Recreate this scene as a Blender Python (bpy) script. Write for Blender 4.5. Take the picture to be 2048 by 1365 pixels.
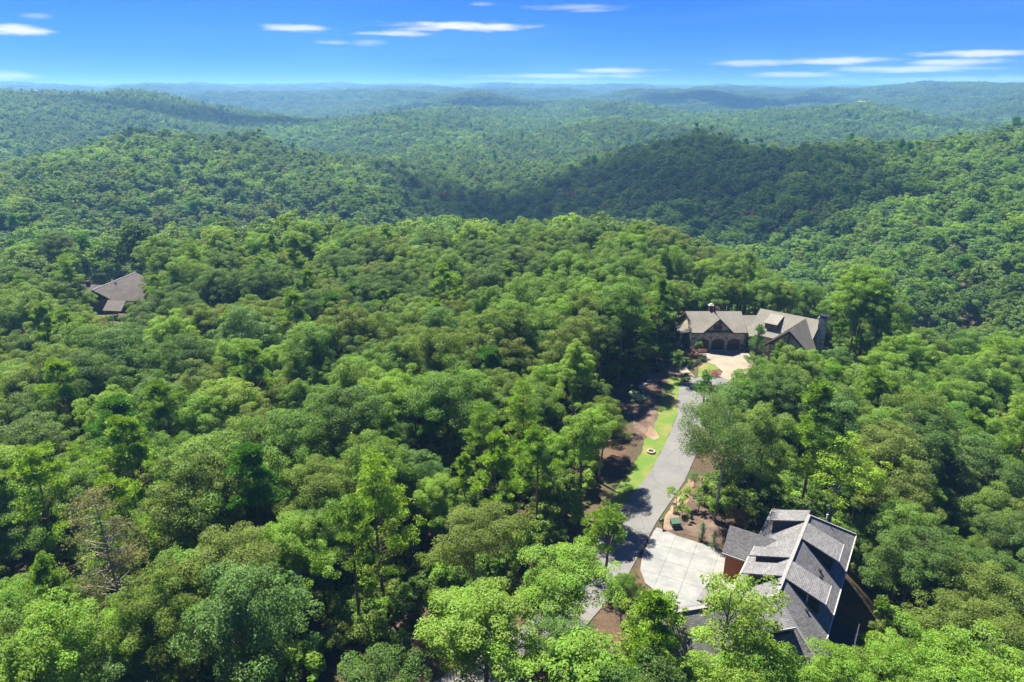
import bpy, bmesh, math, random
import numpy as np
from mathutils import Vector

for o in list(bpy.data.objects): bpy.data.objects.remove(o)
S = bpy.context.scene
COL = S.collection
rad = math.radians
rng = np.random.default_rng(7)
random.seed(7)

# ------------------------------------------------------------------ camera, sky, sun, exposure
CAMZ = 52.0; PITCH = rad(20.43); FPX = 1365.0      # focal length in pixels of the 2048 wide photo
cam = bpy.data.cameras.new('camera'); cam.sensor_width = 36; cam.lens = 24; cam.clip_start = .5; cam.clip_end = 40000
camo = bpy.data.objects.new('camera', cam); COL.objects.link(camo)
camo.location = (0, 0, CAMZ); camo.rotation_euler = (rad(90) - PITCH, 0, 0); S.camera = camo
SUN_EL, SUN_AZ = rad(59), rad(-35)
TOSUN = Vector((math.sin(SUN_AZ)*math.cos(SUN_EL), math.cos(SUN_AZ)*math.cos(SUN_EL), math.sin(SUN_EL)))
sun = bpy.data.lights.new('sun', 'SUN'); sun.energy = 3.9; sun.angle = rad(.5); sun.color = (1, .93, .77)
suno = bpy.data.objects.new('sun', sun); COL.objects.link(suno)
suno.rotation_euler = (-TOSUN).to_track_quat('-Z', 'Y').to_euler(); suno.location = (0, 0, 300)
S.view_settings.view_transform = 'Standard'; S.view_settings.look = 'None'
S.view_settings.exposure = 2.08; S.view_settings.gamma = 1; S.view_settings.use_curve_mapping = False
S.render.engine = 'CYCLES'
cy = S.cycles
cy.max_bounces = 8; cy.diffuse_bounces = 7; cy.glossy_bounces = 1; cy.transmission_bounces = 6; cy.volume_bounces = 1
cy.transparent_max_bounces = 6; cy.use_denoising = True; cy.caustics_reflective = False; cy.caustics_refractive = False
cy.sample_clamp_indirect = 4

class NT:
    """short node-tree writer"""
    def __init__(s, tree): s.t = tree; s.n = tree.nodes; s.l = tree.links
    def add(s, typ, inputs=None, **kw):
        n = s.n.new(typ)
        for k, v in kw.items(): setattr(n, k, v)
        for k, v in (inputs or {}).items():
            if isinstance(v, bpy.types.NodeSocket): s.l.new(v, n.inputs[k])
            else: n.inputs[k].default_value = v
        return n
    def m(s, op, a, b=0., c=0.):
        return s.add('ShaderNodeMath', {0: a, 1: b, 2: c}, operation=op).outputs[0]
    def mix(s, f, a, b, blend='MIX'):
        n = s.add('ShaderNodeMix', data_type='RGBA', blend_type=blend)
        for i, v in ((0, f), (6, a), (7, b)):
            if isinstance(v, bpy.types.NodeSocket): s.l.new(v, n.inputs[i])
            else: n.inputs[i].default_value = v if i == 0 else (*v[:3], 1)
        return n.outputs[2]
    def ramp(s, f, stops, interp='LINEAR'):
        n = s.add('ShaderNodeValToRGB', {0: f}); r = n.color_ramp; r.interpolation = interp
        while len(r.elements) < len(stops): r.elements.new(.5)
        for e, (p, c) in zip(r.elements, stops): e.position = p; e.color = (*c[:3], 1)
        return n.outputs[0]

def pix_dir(u, v):
    d = Vector(((u-1024)/FPX, 0, 0)) + Vector((0, math.sin(PITCH), math.cos(PITCH)))*((682.5-v)/FPX) + Vector((0, math.cos(PITCH), -math.sin(PITCH)))
    return d
def ground_at(u, v, z=0.):
    d = pix_dir(u, v); t = (z-CAMZ)/d.z
    return (d.x*t, d.y*t)

W = bpy.data.worlds.new('World'); S.world = W; W.use_nodes = True
w = NT(W.node_tree); w.n.clear()
sky = w.add('ShaderNodeTexSky', sky_type='NISHITA', sun_disc=False, sun_elevation=SUN_EL, sun_rotation=SUN_AZ % (2*math.pi),
            altitude=600, air_density=1.0, dust_density=.1, ozone_density=5.0)
hs = w.add('ShaderNodeHueSaturation', {'Hue': .506, 'Saturation': 1.0, 'Value': 1.0, 'Fac': 1.0, 'Color': w.mix(1., sky.outputs[0], (.066, .25, .64), 'MULTIPLY')})
geo = w.add('ShaderNodeTexCoord').outputs['Generated']
sep = w.add('ShaderNodeSeparateXYZ', {0: geo})
az = w.m('ARCTAN2', sep.outputs[0], sep.outputs[1]); el = w.m('ARCSINE', sep.outputs[2])
cv = w.add('ShaderNodeCombineXYZ', {0: w.m('MULTIPLY', az, 14.), 1: w.m('MULTIPLY', el, 90.), 2: 0.})
nz = w.m('SUBTRACT', w.add('ShaderNodeTexNoise', {'Vector': cv.outputs[0], 'Scale': 1.3, 'Detail': 5., 'Roughness': .6}).outputs[0], .5)
clouds = [(25,60,50,7,1.),(10,153,52,8,1.),(605,57,62,6,.8),(925,53,120,8,1.),(795,68,62,5,.75),(670,85,34,4,.4),(735,86,34,5,.35),
          (1150,15,80,5,.4),(1185,20,46,4,.35),(965,8,22,3,.3),(1050,166,180,6,1.),(1130,153,150,4.5,.95),(1225,142,75,5,.9),(1515,127,78,5,.7),(1695,122,84,6,.95),
          (1580,150,72,5,.95),(1960,108,82,5.5,.95),(1915,124,72,5.5,.9),(1810,140,98,5.5,.95),(1960,163,190,9,.9),(75,32,22,4,.3)]
mask = None
for (u, v, hw, hh, a) in clouds:
    d = pix_dir(u, v).normalized(); a0 = math.atan2(d.x, d.y); e0 = math.asin(d.z)
    dx = w.m('MULTIPLY', w.m('SUBTRACT', az, a0), FPX/hw*.86); dy = w.m('MULTIPLY', w.m('SUBTRACT', el, e0), FPX/hh*.86)
    dd = w.m('ADD', w.m('SQRT', w.m('ADD', w.m('MULTIPLY', dx, dx), w.m('MULTIPLY', dy, dy))), w.m('MULTIPLY', nz, 1.9))
    mr = w.add('ShaderNodeMapRange', {0: dd, 1: 1.15, 2: .15, 3: 0., 4: a}, interpolation_type='SMOOTHSTEP').outputs[0]
    mask = mr if mask is None else w.m('MAXIMUM', mask, mr)
cv2 = w.add('ShaderNodeCombineXYZ', {0: w.m('MULTIPLY', az, 2.2), 1: w.m('MULTIPLY', el, 26.), 2: 3.})
veil = w.add('ShaderNodeMapRange', {0: w.add('ShaderNodeTexNoise', {'Vector': cv2.outputs[0], 'Scale': 1., 'Detail': 3.}).outputs[0], 1: .48, 2: .8, 3: 0., 4: .18}).outputs[0]
c1 = w.mix(veil, hs.outputs[0], (1.3, 3.0, 6.2))
c2 = w.mix(mask, c1, (4.8, 4.8, 5.2))
bg = w.add('ShaderNodeBackground', {'Color': c2, 'Strength': .05})
w.l.new(bg.outputs[0], w.add('ShaderNodeOutputWorld').inputs[0])

# ------------------------------------------------------------------ small helpers
def tag(o, label=None, cat=None, group=None, kind=None):
    for k, v in (('label', label), ('category', cat), ('group', group), ('kind', kind)):
        if v: o[k] = v
    return o
def empty(name, loc=(0, 0, 0), rz=0):
    o = bpy.data.objects.new(name, None); COL.objects.link(o); o.location = loc; o.rotation_euler = (0, 0, rz); o.empty_display_size = .3
    return o
def link(name, me, mat=None, parent=None):
    o = bpy.data.objects.new(name, me); COL.objects.link(o)
    if mat and not me.materials: me.materials.append(mat)
    if parent: o.parent = parent
    return o
def arr_mesh(name, V, Fq, smooth=False):
    """mesh from numpy verts and faces of one size"""
    V = np.asarray(V, np.float32); Fq = np.asarray(Fq, np.int32); k = Fq.shape[1]
    me = bpy.data.meshes.new(name); me.vertices.add(len(V)); me.vertices.foreach_set('co', V.ravel())
    me.loops.add(Fq.size); me.loops.foreach_set('vertex_index', Fq.ravel())
    me.polygons.add(len(Fq)); me.polygons.foreach_set('loop_start', np.arange(0, Fq.size, k, dtype=np.int32))
    me.polygons.foreach_set('loop_total', np.full(len(Fq), k, np.int32))
    if smooth: me.polygons.foreach_set('use_smooth', np.ones(len(Fq), bool))
    me.update(calc_edges=True); me.validate()
    return me
class MB:
    """collects simple solids; build() links them as one mesh object"""
    def __init__(s): s.bm = bmesh.new(); s.uv = s.bm.loops.layers.uv.new('UVMap')
    def box(s, c, size, rz=0, rx=0):
        r = bmesh.ops.create_cube(s.bm, size=1)['verts']
        for v in r: v.co = Vector((v.co.x*size[0], v.co.y*size[1], v.co.z*size[2]))
        if rx: bmesh.ops.rotate(s.bm, verts=r, cent=(0,0,0), matrix=__import__('mathutils').Matrix.Rotation(rx, 3, 'X'))
        if rz: bmesh.ops.rotate(s.bm, verts=r, cent=(0,0,0), matrix=__import__('mathutils').Matrix.Rotation(rz, 3, 'Z'))
        bmesh.ops.translate(s.bm, verts=r, vec=c); return s
    def slab(s, pts, th=.16, down=Vector((0, 0, -1))):
        """polygon extruded by th along down; UVs in metres: u along the contour, v up the slope"""
        P = [Vector(p) for p in pts]; n = Vector((0, 0, 0))
        for i in range(len(P)): a, b = P[i], P[(i+1) % len(P)]; n += Vector(((a.y-b.y)*(a.z+b.z), (a.z-b.z)*(a.x+b.x), (a.x-b.x)*(a.y+b.y)))
        n.normalize()
        if n.dot(down) > 0: P.reverse(); n = -n
        h = Vector((0, 0, 1)).cross(n)
        h = h.normalized() if h.length > .01 else Vector((1, 0, 0)); sl = n.cross(h)
        t = [s.bm.verts.new(p) for p in P]; b = [s.bm.verts.new(p + down*th) for p in P]
        fs = [s.bm.faces.new(t), s.bm.faces.new(b[::-1])]
        for i in range(len(P)): j = (i+1) % len(P); fs.append(s.bm.faces.new((t[j], t[i], b[i], b[j])))
        for f in fs:
            for lo in f.loops: lo[s.uv].uv = (lo.vert.co.dot(h), lo.vert.co.dot(sl))
        return s
    def bar(s, a, b, wd, hg=None):
        a, b = Vector(a), Vector(b); d = (b-a).normalized(); hg = hg or wd
        x = d.cross(Vector((0, 0, 1)));  x = x.normalized() if x.length > .01 else Vector((1, 0, 0)); y = x.cross(d)
        q = [s.bm.verts.new(p + x*(i*wd/2) + y*(j*hg/2)) for p in (a, b) for i, j in ((-1,-1),(1,-1),(1,1),(-1,1))]
        for f in ((3,2,1,0),(4,5,6,7),(0,1,5,4),(1,2,6,5),(2,3,7,6),(3,0,4,7)): s.bm.faces.new([q[i] for i in f])
        return s
    def tube(s, pts, radii, n=7, cap=True):
        rings = []
        for i, p in enumerate(pts):
            p = Vector(p); d = (Vector(pts[min(i+1, len(pts)-1)]) - Vector(pts[max(i-1, 0)])).normalized()
            x = d.cross(Vector((.3, .9, .2))).normalized(); y = d.cross(x)
            rings.append([s.bm.verts.new(p + (x*math.cos(k*2*math.pi/n) + y*math.sin(k*2*math.pi/n))*radii[i]) for k in range(n)])
        for a, b in zip(rings, rings[1:]):
            for k in range(n): f = s.bm.faces.new((a[k], a[(k+1) % n], b[(k+1) % n], b[k])); f.smooth = True
        if cap: s.bm.faces.new(rings[-1]); s.bm.faces.new(rings[0][::-1])
        return s
    def mesh(s, name):
        bmesh.ops.recalc_face_normals(s.bm, faces=s.bm.faces); me = bpy.data.meshes.new(name); s.bm.to_mesh(me); s.bm.free(); return me
    def build(s, name, mat, parent=None): return link(name, s.mesh(name), mat, parent)

def material(name, fn, rough=.8, spec=.3, bump=None):
    m = bpy.data.materials.new(name); m.use_nodes = True; t = NT(m.node_tree); b = t.n['Principled BSDF']
    b.inputs['Roughness'].default_value = rough; b.inputs['Specular IOR Level'].default_value = spec
    r = fn(t)
    col, hgt = r if isinstance(r, tuple) and not isinstance(r[0], (int, float)) else (r, None)
    if isinstance(col, bpy.types.NodeSocket): t.l.new(col, b.inputs[0])
    else: b.inputs[0].default_value = (*col, 1)
    if hgt is not None:
        bp = t.add('ShaderNodeBump', {'Height': hgt, 'Strength': .6, 'Distance': bump or .02}); t.l.new(bp.outputs[0], b.inputs['Normal'])
    return m
def obj_co(t): return t.add('ShaderNodeTexCoord').outputs['Object']
def pos(t): return t.add('ShaderNodeNewGeometry').outputs['Position']
def uvc(t): return t.add('ShaderNodeTexCoord').outputs['UV']
def noise(t, vec, sc, det=4., rough=.55): return t.add('ShaderNodeTexNoise', {'Vector': vec, 'Scale': sc, 'Detail': det, 'Roughness': rough}).outputs[0]
def speck(c1, c2, sc, c3=None, sc3=.2, lo=.35, hi=.65):
    def fn(t):
        p = pos(t); c = t.ramp(noise(t, p, sc), [(lo, c1), (hi, c2)])
        if c3: c = t.mix(t.ramp(noise(t, p, sc3), [(.45, (0,0,0)), (.65, (1,1,1))]), c, c3)
        return c, noise(t, p, sc*2)
    return fn
M = {}
def asphalt(t):
    p = pos(t); c = t.ramp(noise(t, p, 40.), [(.3, (0.100,0.100,0.104)), (.7, (0.152,0.152,0.155))])
    c = t.mix(t.ramp(noise(t, p, .35, 5.), [(.4, (0,0,0)), (.7, (.5,.5,.5))]), c, (0.184,0.180,0.171))
    cr = t.add('ShaderNodeTexVoronoi', {'Vector': p, 'Scale': .28}, feature='DISTANCE_TO_EDGE').outputs[0]
    return t.mix(t.ramp(cr, [(.0, (1,1,1)), (.012, (0,0,0))]), c, (0.072,0.072,0.072)), noise(t, p, 80.)
M['asphalt'] = material('asphalt', asphalt, .85)
M['concrete'] = material('concrete', speck((0.184,0.192,0.191), (0.228,0.233,0.230), 1.1, (0.165,0.171,0.174), .5), .8)
M['tan_concrete'] = material('tan_concrete', speck((0.218,0.185,0.142), (0.257,0.222,0.176), 1.2, (0.190,0.161,0.128), .4), .85)
M['litter'] = material('litter', speck((0.047,0.030,0.019), (0.128,0.075,0.047), 5., (0.187,0.085,0.047), .16), .95)
M['mulch'] = material('mulch', speck((0.048,0.030,0.024), (0.104,0.068,0.054), 7., (0.136,0.096,0.076), .5), .95)
M['dirt'] = material('dirt', speck((0.140,0.087,0.059), (0.210,0.140,0.098), 4., (0.238,0.182,0.133), .35), .95)
M['grass'] = material('grass', speck((0.056,0.115,0.014), (0.093,0.168,0.019), 6., (0.168,0.149,0.047), .3, .3, .7), .9)
def shingle(dark, light, ww=.33, hh=.16):
    def fn(t):
        br = t.add('ShaderNodeTexBrick', {'Vector': uvc(t), 'Color1': (*dark, 1), 'Color2': (*light, 1), 'Mortar': tuple(x*.45 for x in dark)+(1,), 'Scale': 1.,
                                          'Mortar Size': .016, 'Mortar Smooth': .3, 'Bias': 0., 'Brick Width': ww, 'Row Height': hh})
        n = t.ramp(noise(t, pos(t), .6, 5.), [(.3, (.8,.8,.8)), (.7, (1.12,1.12,1.12))])
        return t.mix(1., br.outputs[0], n, 'MULTIPLY'), br.outputs[1]
    return fn
M['shingle'] = material('grey_shingle', shingle((0.122,0.122,0.130), (0.200,0.197,0.206)), .9)
M['brown_shingle'] = material('brown_shingle', shingle((0.073,0.062,0.059), (0.114,0.099,0.092)), .9)
M['ridge_cap'] = material('ridge_cap', speck((0.187,0.183,0.179), (0.241,0.238,0.233), 5.), .9)
M['siding'] = material('dark_siding', speck((.018,.022,.030), (.026,.03,.04), 3.), .7)
M['cedar'] = material('cedar', lambda t: t.ramp(noise(t, t.add('ShaderNodeMapping', {'Vector': obj_co(t), 'Scale': (6., 6., .5)}).outputs[0], 2.), [(.3, (.27,.075,.022)), (.7, (.40,.13,.04))]), .6)
M['white_trim'] = material('white_trim', speck((0.297,0.306,0.310), (0.333,0.338,0.338), 2.), .5)
M['metal_roof'] = material('metal_roof', speck((0.184,0.175,0.151), (0.209,0.196,0.170), .8, (0.168,0.159,0.139), .3), .75, .15)
def stone(t):
    p = t.add('ShaderNodeMapping', {'Vector': obj_co(t), 'Scale': (2.0, 2.0, 3.4)}).outputs[0]
    v = t.add('ShaderNodeTexVoronoi', {'Vector': p, 'Scale': 1.}); e = t.add('ShaderNodeTexVoronoi', {'Vector': p, 'Scale': 1.}, feature='DISTANCE_TO_EDGE').outputs[0]
    r = t.add('ShaderNodeSeparateColor', {0: v.outputs['Color']}).outputs[0]
    c = t.ramp(r, [(0, (0.208,0.150,0.111)), (.3, (0.442,0.351,0.260)), (.6, (0.611,0.520,0.403)), (.85, (0.312,0.247,0.202)), (1, (0.676,0.598,0.494))])
    return t.mix(t.ramp(e, [(.02, (1,1,1)), (.1, (0,0,0))]), c, (0.390,0.351,0.299)), e
M['stone'] = material('field_stone', stone, .85, bump=.05)
M['trim_stone'] = material('trim_stone', speck((0.268,0.244,0.202), (0.321,0.292,0.244), 3.), .8)
M['door_wood'] = material('door_wood', speck((.055,.026,.02), (.085,.04,.03), 4.), .5)
M['timber'] = material('timber', speck((.10,.055,.032), (.16,.09,.05), 4.), .7)
M['dark_timber'] = material('dark_timber', speck((.035,.028,.025), (.055,.045,.04), 4.), .7)
M['brick'] = material('chimney_brick', shingle((.20,.075,.055), (.27,.11,.08), .22, .075), .85)
M['black_metal'] = material('black_metal', speck((.012,.012,.013), (.02,.02,.021), 4.), .4, .5)
M['green_box'] = material('green_paint', speck((.028,.075,.045), (.036,.09,.055), 3.), .5, .4)
M['galv'] = material('galvanised', speck((.42,.43,.44), (.52,.53,.54), 3.), .4, .5)
M['glass'] = material('window_glass', speck((.02,.025,.03), (.03,.035,.042), 1.), .12, .6)
M['rock'] = material('rock', speck((.20,.185,.17), (.36,.34,.31), 3.), .9)
M['bark'] = material('bark', speck((.085,.065,.052), (.17,.14,.118), 3.), .95)
M['pale_bark'] = material('pale_bark', speck((.22,.20,.175), (.36,.335,.30), 2.5), .95)
M['pine_bark'] = material('pine_bark', speck((.09,.055,.04), (.17,.11,.082), 3.), .95)
M['twig'] = material('grey_twig', speck((.19,.165,.15), (.27,.24,.215), 3.), .95)
M['far_ground'] = material('far_ground', speck((.03,.045,.016), (.05,.065,.024), .05), .95)

# ------------------------------------------------------------------ terrain height
def smooth(x, a, b): t = np.clip((x-a)/(b-a), 0, 1); return t*t*(3-2*t)
CAN = 15.0                                                          # height of the canopy above its ground
ctrl = []                                                           # theta, log distance, ground height
def canopy(u, v, D, can=CAN):
    d = pix_dir(u, v); h = math.hypot(d.x, d.y); ctrl.append((math.atan2(d.x, d.y), math.log(D), CAMZ + D*d.z/h - can))
def ground(u, D, z): d = pix_dir(u, 682); ctrl.append((math.atan2(d.x, d.y), math.log(D), z))
for u, v, D in [(0,480,235),(300,432,262),(600,428,275),(900,440,265),(1150,440,285),(1300,455,262),(1450,490,222),(1560,540,196),(1700,600,178),(1850,625,172),(2048,640,165),
                (1800,450,330),(1950,350,430),(2048,252,570),(1700,282,570),(1400,268,610),(1250,302,570),(1150,345,525),(1040,402,475),(1400,400,430),(1600,400,405),(1850,560,245),(2048,560,245),
                (250,255,640),(0,325,540),(500,268,625),(760,320,565),(1000,395,520),(1085,408,490),(300,360,430),(700,380,405),(60,400,380),
                (1000,300,900),(950,270,1100),(1100,338,760),(0,187,1500),(250,200,1350),(560,212,1250),(800,226,1150),(100,290,900),(400,250,1050),(960,250,1150),
                (1230,212,1400),(1500,224,1400),(1720,212,1300),(1450,242,1150),(1850,235,1250),(2048,220,1300),(960,212,1800),(1130,204,2100),(700,215,1900),
                (1400,195,2300),(1300,200,2250),(1580,205,2150),(1850,169,2600),(2048,174,2400),(1900,215,1800),(1650,188,3000),
                (0,178,4500),(300,177,4800),(700,172,6000),(1100,173,5500),(1500,177,6500),(1800,178,6500),(2048,178,5000),(400,192,3000),(900,188,3500),(1200,184,3700)]:
    canopy(u, v, D, 18. if D < 300 else CAN)
for u, D, z in [(-200,330,-38),(300,340,-46),(600,340,-52),(900,335,-58),(1100,345,-64),(1350,320,-64),(1500,280,-62),(1700,232,-54),(1900,222,-52),
                (250,800,-58),(600,800,-60),(1400,800,-62),(1700,800,-60),(2048,780,-45),(300,2100,-15),(1300,1750,-30),(1600,1750,-28),(700,1500,-25),(1100,1500,-32),
                (0,12000,32),(500,12000,36),(1000,12000,36),(1500,12000,36),(2048,12000,34),(1900,4000,15),
                (0,40,-4),(500,40,-2),(900,40,-.5),(1300,40,-.5),(1700,40,-3),(2048,40,-7),(0,80,-5),(400,80,-3),(800,80,-1),(1100,75,0),(1350,75,0),(1600,85,-2.5),(1800,75,-7),(2048,80,-11),
                (1450,120,0),(1500,140,-1),(1700,130,-7),(2048,120,-14),(1150,120,-1.5),(800,130,-3.5),(400,130,-5),(0,130,-7),(230,195,-3.5),(1430,165,-5)]:
    ground(u, D, z)
ctrl = np.array(ctrl)
def _k(a, b):
    d = np.sqrt(((a[:, None, 0]-b[None, :, 0])*2.2)**2 + (a[:, None, 1]-b[None, :, 1])**2); return d
_A = _k(ctrl, ctrl) - np.eye(len(ctrl))*.006
_n = len(ctrl); _B = np.zeros((_n+3, _n+3)); _B[:_n, :_n] = _A; _B[:_n, _n] = 1; _B[:_n, _n+1:] = ctrl[:, :2]; _B[_n:, :_n] = _B[:_n, _n:].T
_W = np.linalg.solve(_B, np.concatenate([ctrl[:, 2], np.zeros(3)]))
_perm = np.random.default_rng(3).random((256, 256))
def vnoise(x, y):
    xi = np.floor(x).astype(int); yi = np.floor(y).astype(int); fx = x-xi; fy = y-yi; fx = fx*fx*(3-2*fx); fy = fy*fy*(3-2*fy)
    g = lambda a, b: _perm[a % 256, b % 256]
    return (g(xi, yi)*(1-fx)+g(xi+1, yi)*fx)*(1-fy) + (g(xi, yi+1)*(1-fx)+g(xi+1, yi+1)*fx)*fy - .5
def fbm(x, y): return sum(vnoise(x*2**i+17*i, y*2**i+5*i)/2**i for i in range(4))
ROAD_L = [(-44,34.5),(-30,38.0),(-16,43.2),(-7.3,48.5),(1.0,55.5),(7.9,65.2),(14.2,76.2),(19.9,85.5),(24.4,95.1),(28.0,103.9),(29.6,110.5),(31.0,115.5),(34.2,119.0),(38.5,121.0)]
def offset_line(P, d):
    out = []
    for i in range(len(P)):
        a = Vector(P[max(i-1, 0)]); b = Vector(P[min(i+1, len(P)-1)]); t = (b-a).normalized(); out.append((P[i][0]+t.y*d, P[i][1]-t.x*d))
    return out
_r = offset_line(ROAD_L, 5.0); _r[4] = (5.4, 52.6); _r[5] = (12.7, 62.5)
ROAD_R = _r[:-3] + [(37.5,112.0),(40.5,115.0),(42.6,118.4)]
ROAD_C = [((a[0]+b[0])/2, (a[1]+b[1])/2) for a, b in zip(ROAD_L, ROAD_R)]
def resample(P, st=3.):
    out = []
    for a, b in zip(P, P[1:]):
        n = max(1, int(math.dist(a, b)/st)); out += [(a[0]+(b[0]-a[0])*i/n, a[1]+(b[1]-a[1])*i/n) for i in range(n)]
    return np.array(out+[P[-1]])
ROAD_S = resample(ROAD_C)
FLAT = np.array([(p[0], p[1], 7.5) for p in ROAD_S] + [(20,66,7),(24,62,7),(27,58,6),(30,66,4),(20,52,7),(44,138,17),(55,134,12),(40,124,10),(48,126,9),(60,131,8),(-104,174,12),(22,112,9),(22,100,6)])
def height(x, y):
    x = np.asarray(x, float); y = np.asarray(y, float); shp = x.shape; x = x.ravel(); y = y.ravel(); out = np.empty(len(x))
    for i in range(0, len(x), 20000):
        X = x[i:i+20000]; Y = y[i:i+20000]; D = np.hypot(X, Y); th = np.arctan2(X, Y)
        q = np.stack([np.clip(th, -.85, .85), np.log(np.clip(D, 38, 12500))], 1)
        z = _k(q, ctrl)@_W[:_n] + _W[_n] + q@_W[_n+1:]
        z *= 1-.85*smooth(np.abs(th), .85, 2.2)*smooth(D, 0, 60)
        z = z + np.interp(D, [0, 150, 300, 800, 2500], [0, .6, 2.5, 8, 10])*fbm(X/125, Y/125) + np.interp(D, [0, 550, 900, 1800, 5000], [0, 5, 26, 54, 60])*(vnoise(X/300+9.3, Y/290+2.6)+.4*vnoise(X/128+31, Y/120)-.06)
        dd = np.sqrt((X[:, None]-FLAT[None, :, 0])**2 + (Y[:, None]-FLAT[None, :, 1])**2) - FLAT[None, :, 2] if D.min() < 260 else np.full((len(X), 1), 99.)
        lev = np.where(X < -60, -2.6, 0.)
        wgt = 1-smooth(dd.min(1), 0, 15); z = z*(1-wgt) + lev*wgt
        out[i:i+20000] = z
    return out.reshape(shp)
def gz(x, y): return float(height(np.array([x]), np.array([y]))[0])

th = np.concatenate([np.linspace(-math.pi, -.95, 26)[:-1], np.linspace(-.95, .95, 230), np.linspace(.95, math.pi, 26)[1:]])
rr = np.concatenate([np.linspace(1, 160, 84), 160*np.exp(np.arange(1, 150)*.0293)])
TT, RR = np.meshgrid(th, rr); GX = RR*np.sin(TT); GY = RR*np.cos(TT); GZ = height(GX, GY) - .06
nr, nt = TT.shape; idx = np.arange(nr*nt).reshape(nr, nt)
fq = np.stack([idx[:-1, :-1], idx[:-1, 1:], idx[1:, 1:], idx[1:, :-1]], -1).reshape(-1, 4)[:, ::-1]
me = arr_mesh('ground', np.stack([GX, GY, GZ], -1).reshape(-1, 3), fq, True)
def ground_mat(t):
    p = pos(t); a = t.ramp(noise(t, p, 5.), [(.35, (.034,.026,.016)), (.65, (.085,.058,.036))])
    a = t.mix(t.ramp(noise(t, p, .16), [(.5, (0,0,0)), (.68, (1,1,1))]), a, (.11,.064,.038))
    a = t.mix(t.ramp(noise(t, p, .11, 5.), [(.5, (0,0,0)), (.62, (.8,.8,.8))]), a, (.04,.066,.016))
    return a, noise(t, p, 9.)
M['ground'] = material('forest_floor', ground_mat, .95)
tag(link('ground', me, M['ground']), 'wooded ridges and valleys with brown leaf litter floor', 'ground', kind='structure')

# ------------------------------------------------------------------ road, drives, lawns
def sheet(name, pts, z, mat, label, cat, kind='structure', th=.05):
    mb = MB(); mb.slab([(x, y, z) for x, y in pts], th); return tag(mb.build(name, mat), label, cat, kind=kind)
bmr = MB()
LL, RRR = [Vector((*p, .03)) for p in ROAD_L], [Vector((*p, .03)) for p in ROAD_R]
lv = [bmr.bm.verts.new(p) for p in LL]; rv = [bmr.bm.verts.new(p) for p in RRR]
le = [bmr.bm.verts.new(p-Vector((0, 0, .12))) for p in LL]; re_ = [bmr.bm.verts.new(p-Vector((0, 0, .12))) for p in RRR]
for i in range(len(lv)-1):
    bmr.bm.faces.new((lv[i], rv[i], rv[i+1], lv[i+1])); bmr.bm.faces.new((lv[i], lv[i+1], le[i+1], le[i])); bmr.bm.faces.new((rv[i], re_[i], re_[i+1], rv[i+1]))
bmr.bm.faces.new((lv[-1], rv[-1], re_[-1], le[-1]))
tag(bmr.build('road', M['asphalt']), 'weathered grey asphalt lane curving through the wood', 'road', kind='structure')
px = lambda L: [ground_at(*p) for p in L]
def wobble(P, a=.18, st=.8, close=True):
    Q = list(P)+([P[0]] if close else []); out = []
    for p, q in zip(Q, Q[1:]):
        n = max(1, int(math.dist(p, q)/st))
        for i in range(n):
            f = i/n; x = p[0]+(q[0]-p[0])*f; y = p[1]+(q[1]-p[1])*f
            out.append((x+a*(random.random()-.5), y+a*(random.random()-.5)))
    return out
ofl = lambda d, i0, i1: offset_line(ROAD_L, d)[i0:i1]
lawn = [(11.2,71.0),(14.2,76.2),(19.9,85.5),(24.4,95.1),(28.0,103.9),(29.6,110.5),(31.0,115.5),(33.3,118.2)] + px([(1372,745),(1335,758),(1320,790),(1316,830),(1305,862),(1287,884),(1284,905),(1262,935),(1228,985)])
sheet('lawn', wobble(lawn, .25), .0, M['grass'], 'bright mown grass strip along the curving asphalt lane', 'lawn')
sheet('mulch_bed', wobble(px([(1375,742),(1352,720),(1318,722),(1290,745),(1272,790),(1266,850),(1284,890),(1289,882),(1307,860),(1318,830),(1322,790),(1338,757)]), .3), -.02, M['mulch'], 'dark brown mulch bed between grass strip and trees', 'bed')
sheet('lawn', wobble(px([(1395,752),(1398,735),(1408,727),(1428,722),(1438,739),(1412,744),(1404,762)]), .15), .0, M['grass'], 'small grass patch beside the tan drive of the stone house', 'lawn')
sheet('mulch_bed', wobble(px([(1404,764),(1410,745),(1437,740),(1447,752),(1440,762),(1420,768)]), .2), -.02, M['mulch'], 'mulched flower bed between small lawn and road end', 'bed')
sheet('footpath', wobble(px([(1351,737),(1358,731),(1372,736),(1394,758),(1381,766),(1366,747)]), .1), .012, M['tan_concrete'], 'pale flagstone footpath leading from the lane to the stone house', 'footpath')
sheet('bare_soil', wobble(px([(1290,868),(1300,852),(1312,860),(1318,876),(1308,880),(1296,874)]), .3), .008, M['dirt'], 'bare pinkish soil patch worn in the roadside grass', 'soil')
ob = offset_line(ROAD_R, 0)
sheet('road_shoulder', wobble([(18.4,71.2),(19.6,74.2),(21.9,78.6),(24.2,81.6),(26.6,85.0),(27.4,84.2),(26.6,80.2),(26.4,75.4),(26.9,70.4),(26.0,68.0),(24.2,69.6),(21.0,71.2)], .35), -.035, M['mulch'], 'brown mulched shoulder beside lane and white concrete drive', 'shoulder')
sheet('road_shoulder', wobble([(19.8,74.6),(22.0,78.6),(25.0,83.6),(25.7,82.9),(23.4,78.2),(21.4,74.2),(20.2,72.0),(18.6,72.0)], .3), -.012, M['dirt'], 'sandy dirt edge of the lane beside the mailbox', 'shoulder')
sheet('gravel_bed', wobble([(8.6,44.2),(11.6,50.6),(13.2,55.2),(14.4,54.9),(13.1,50.0),(10.2,43.2)], .5), -.02, M['trim_stone'], 'strip of white gravel beside the garage wall', 'gravel', kind='stuff')
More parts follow.
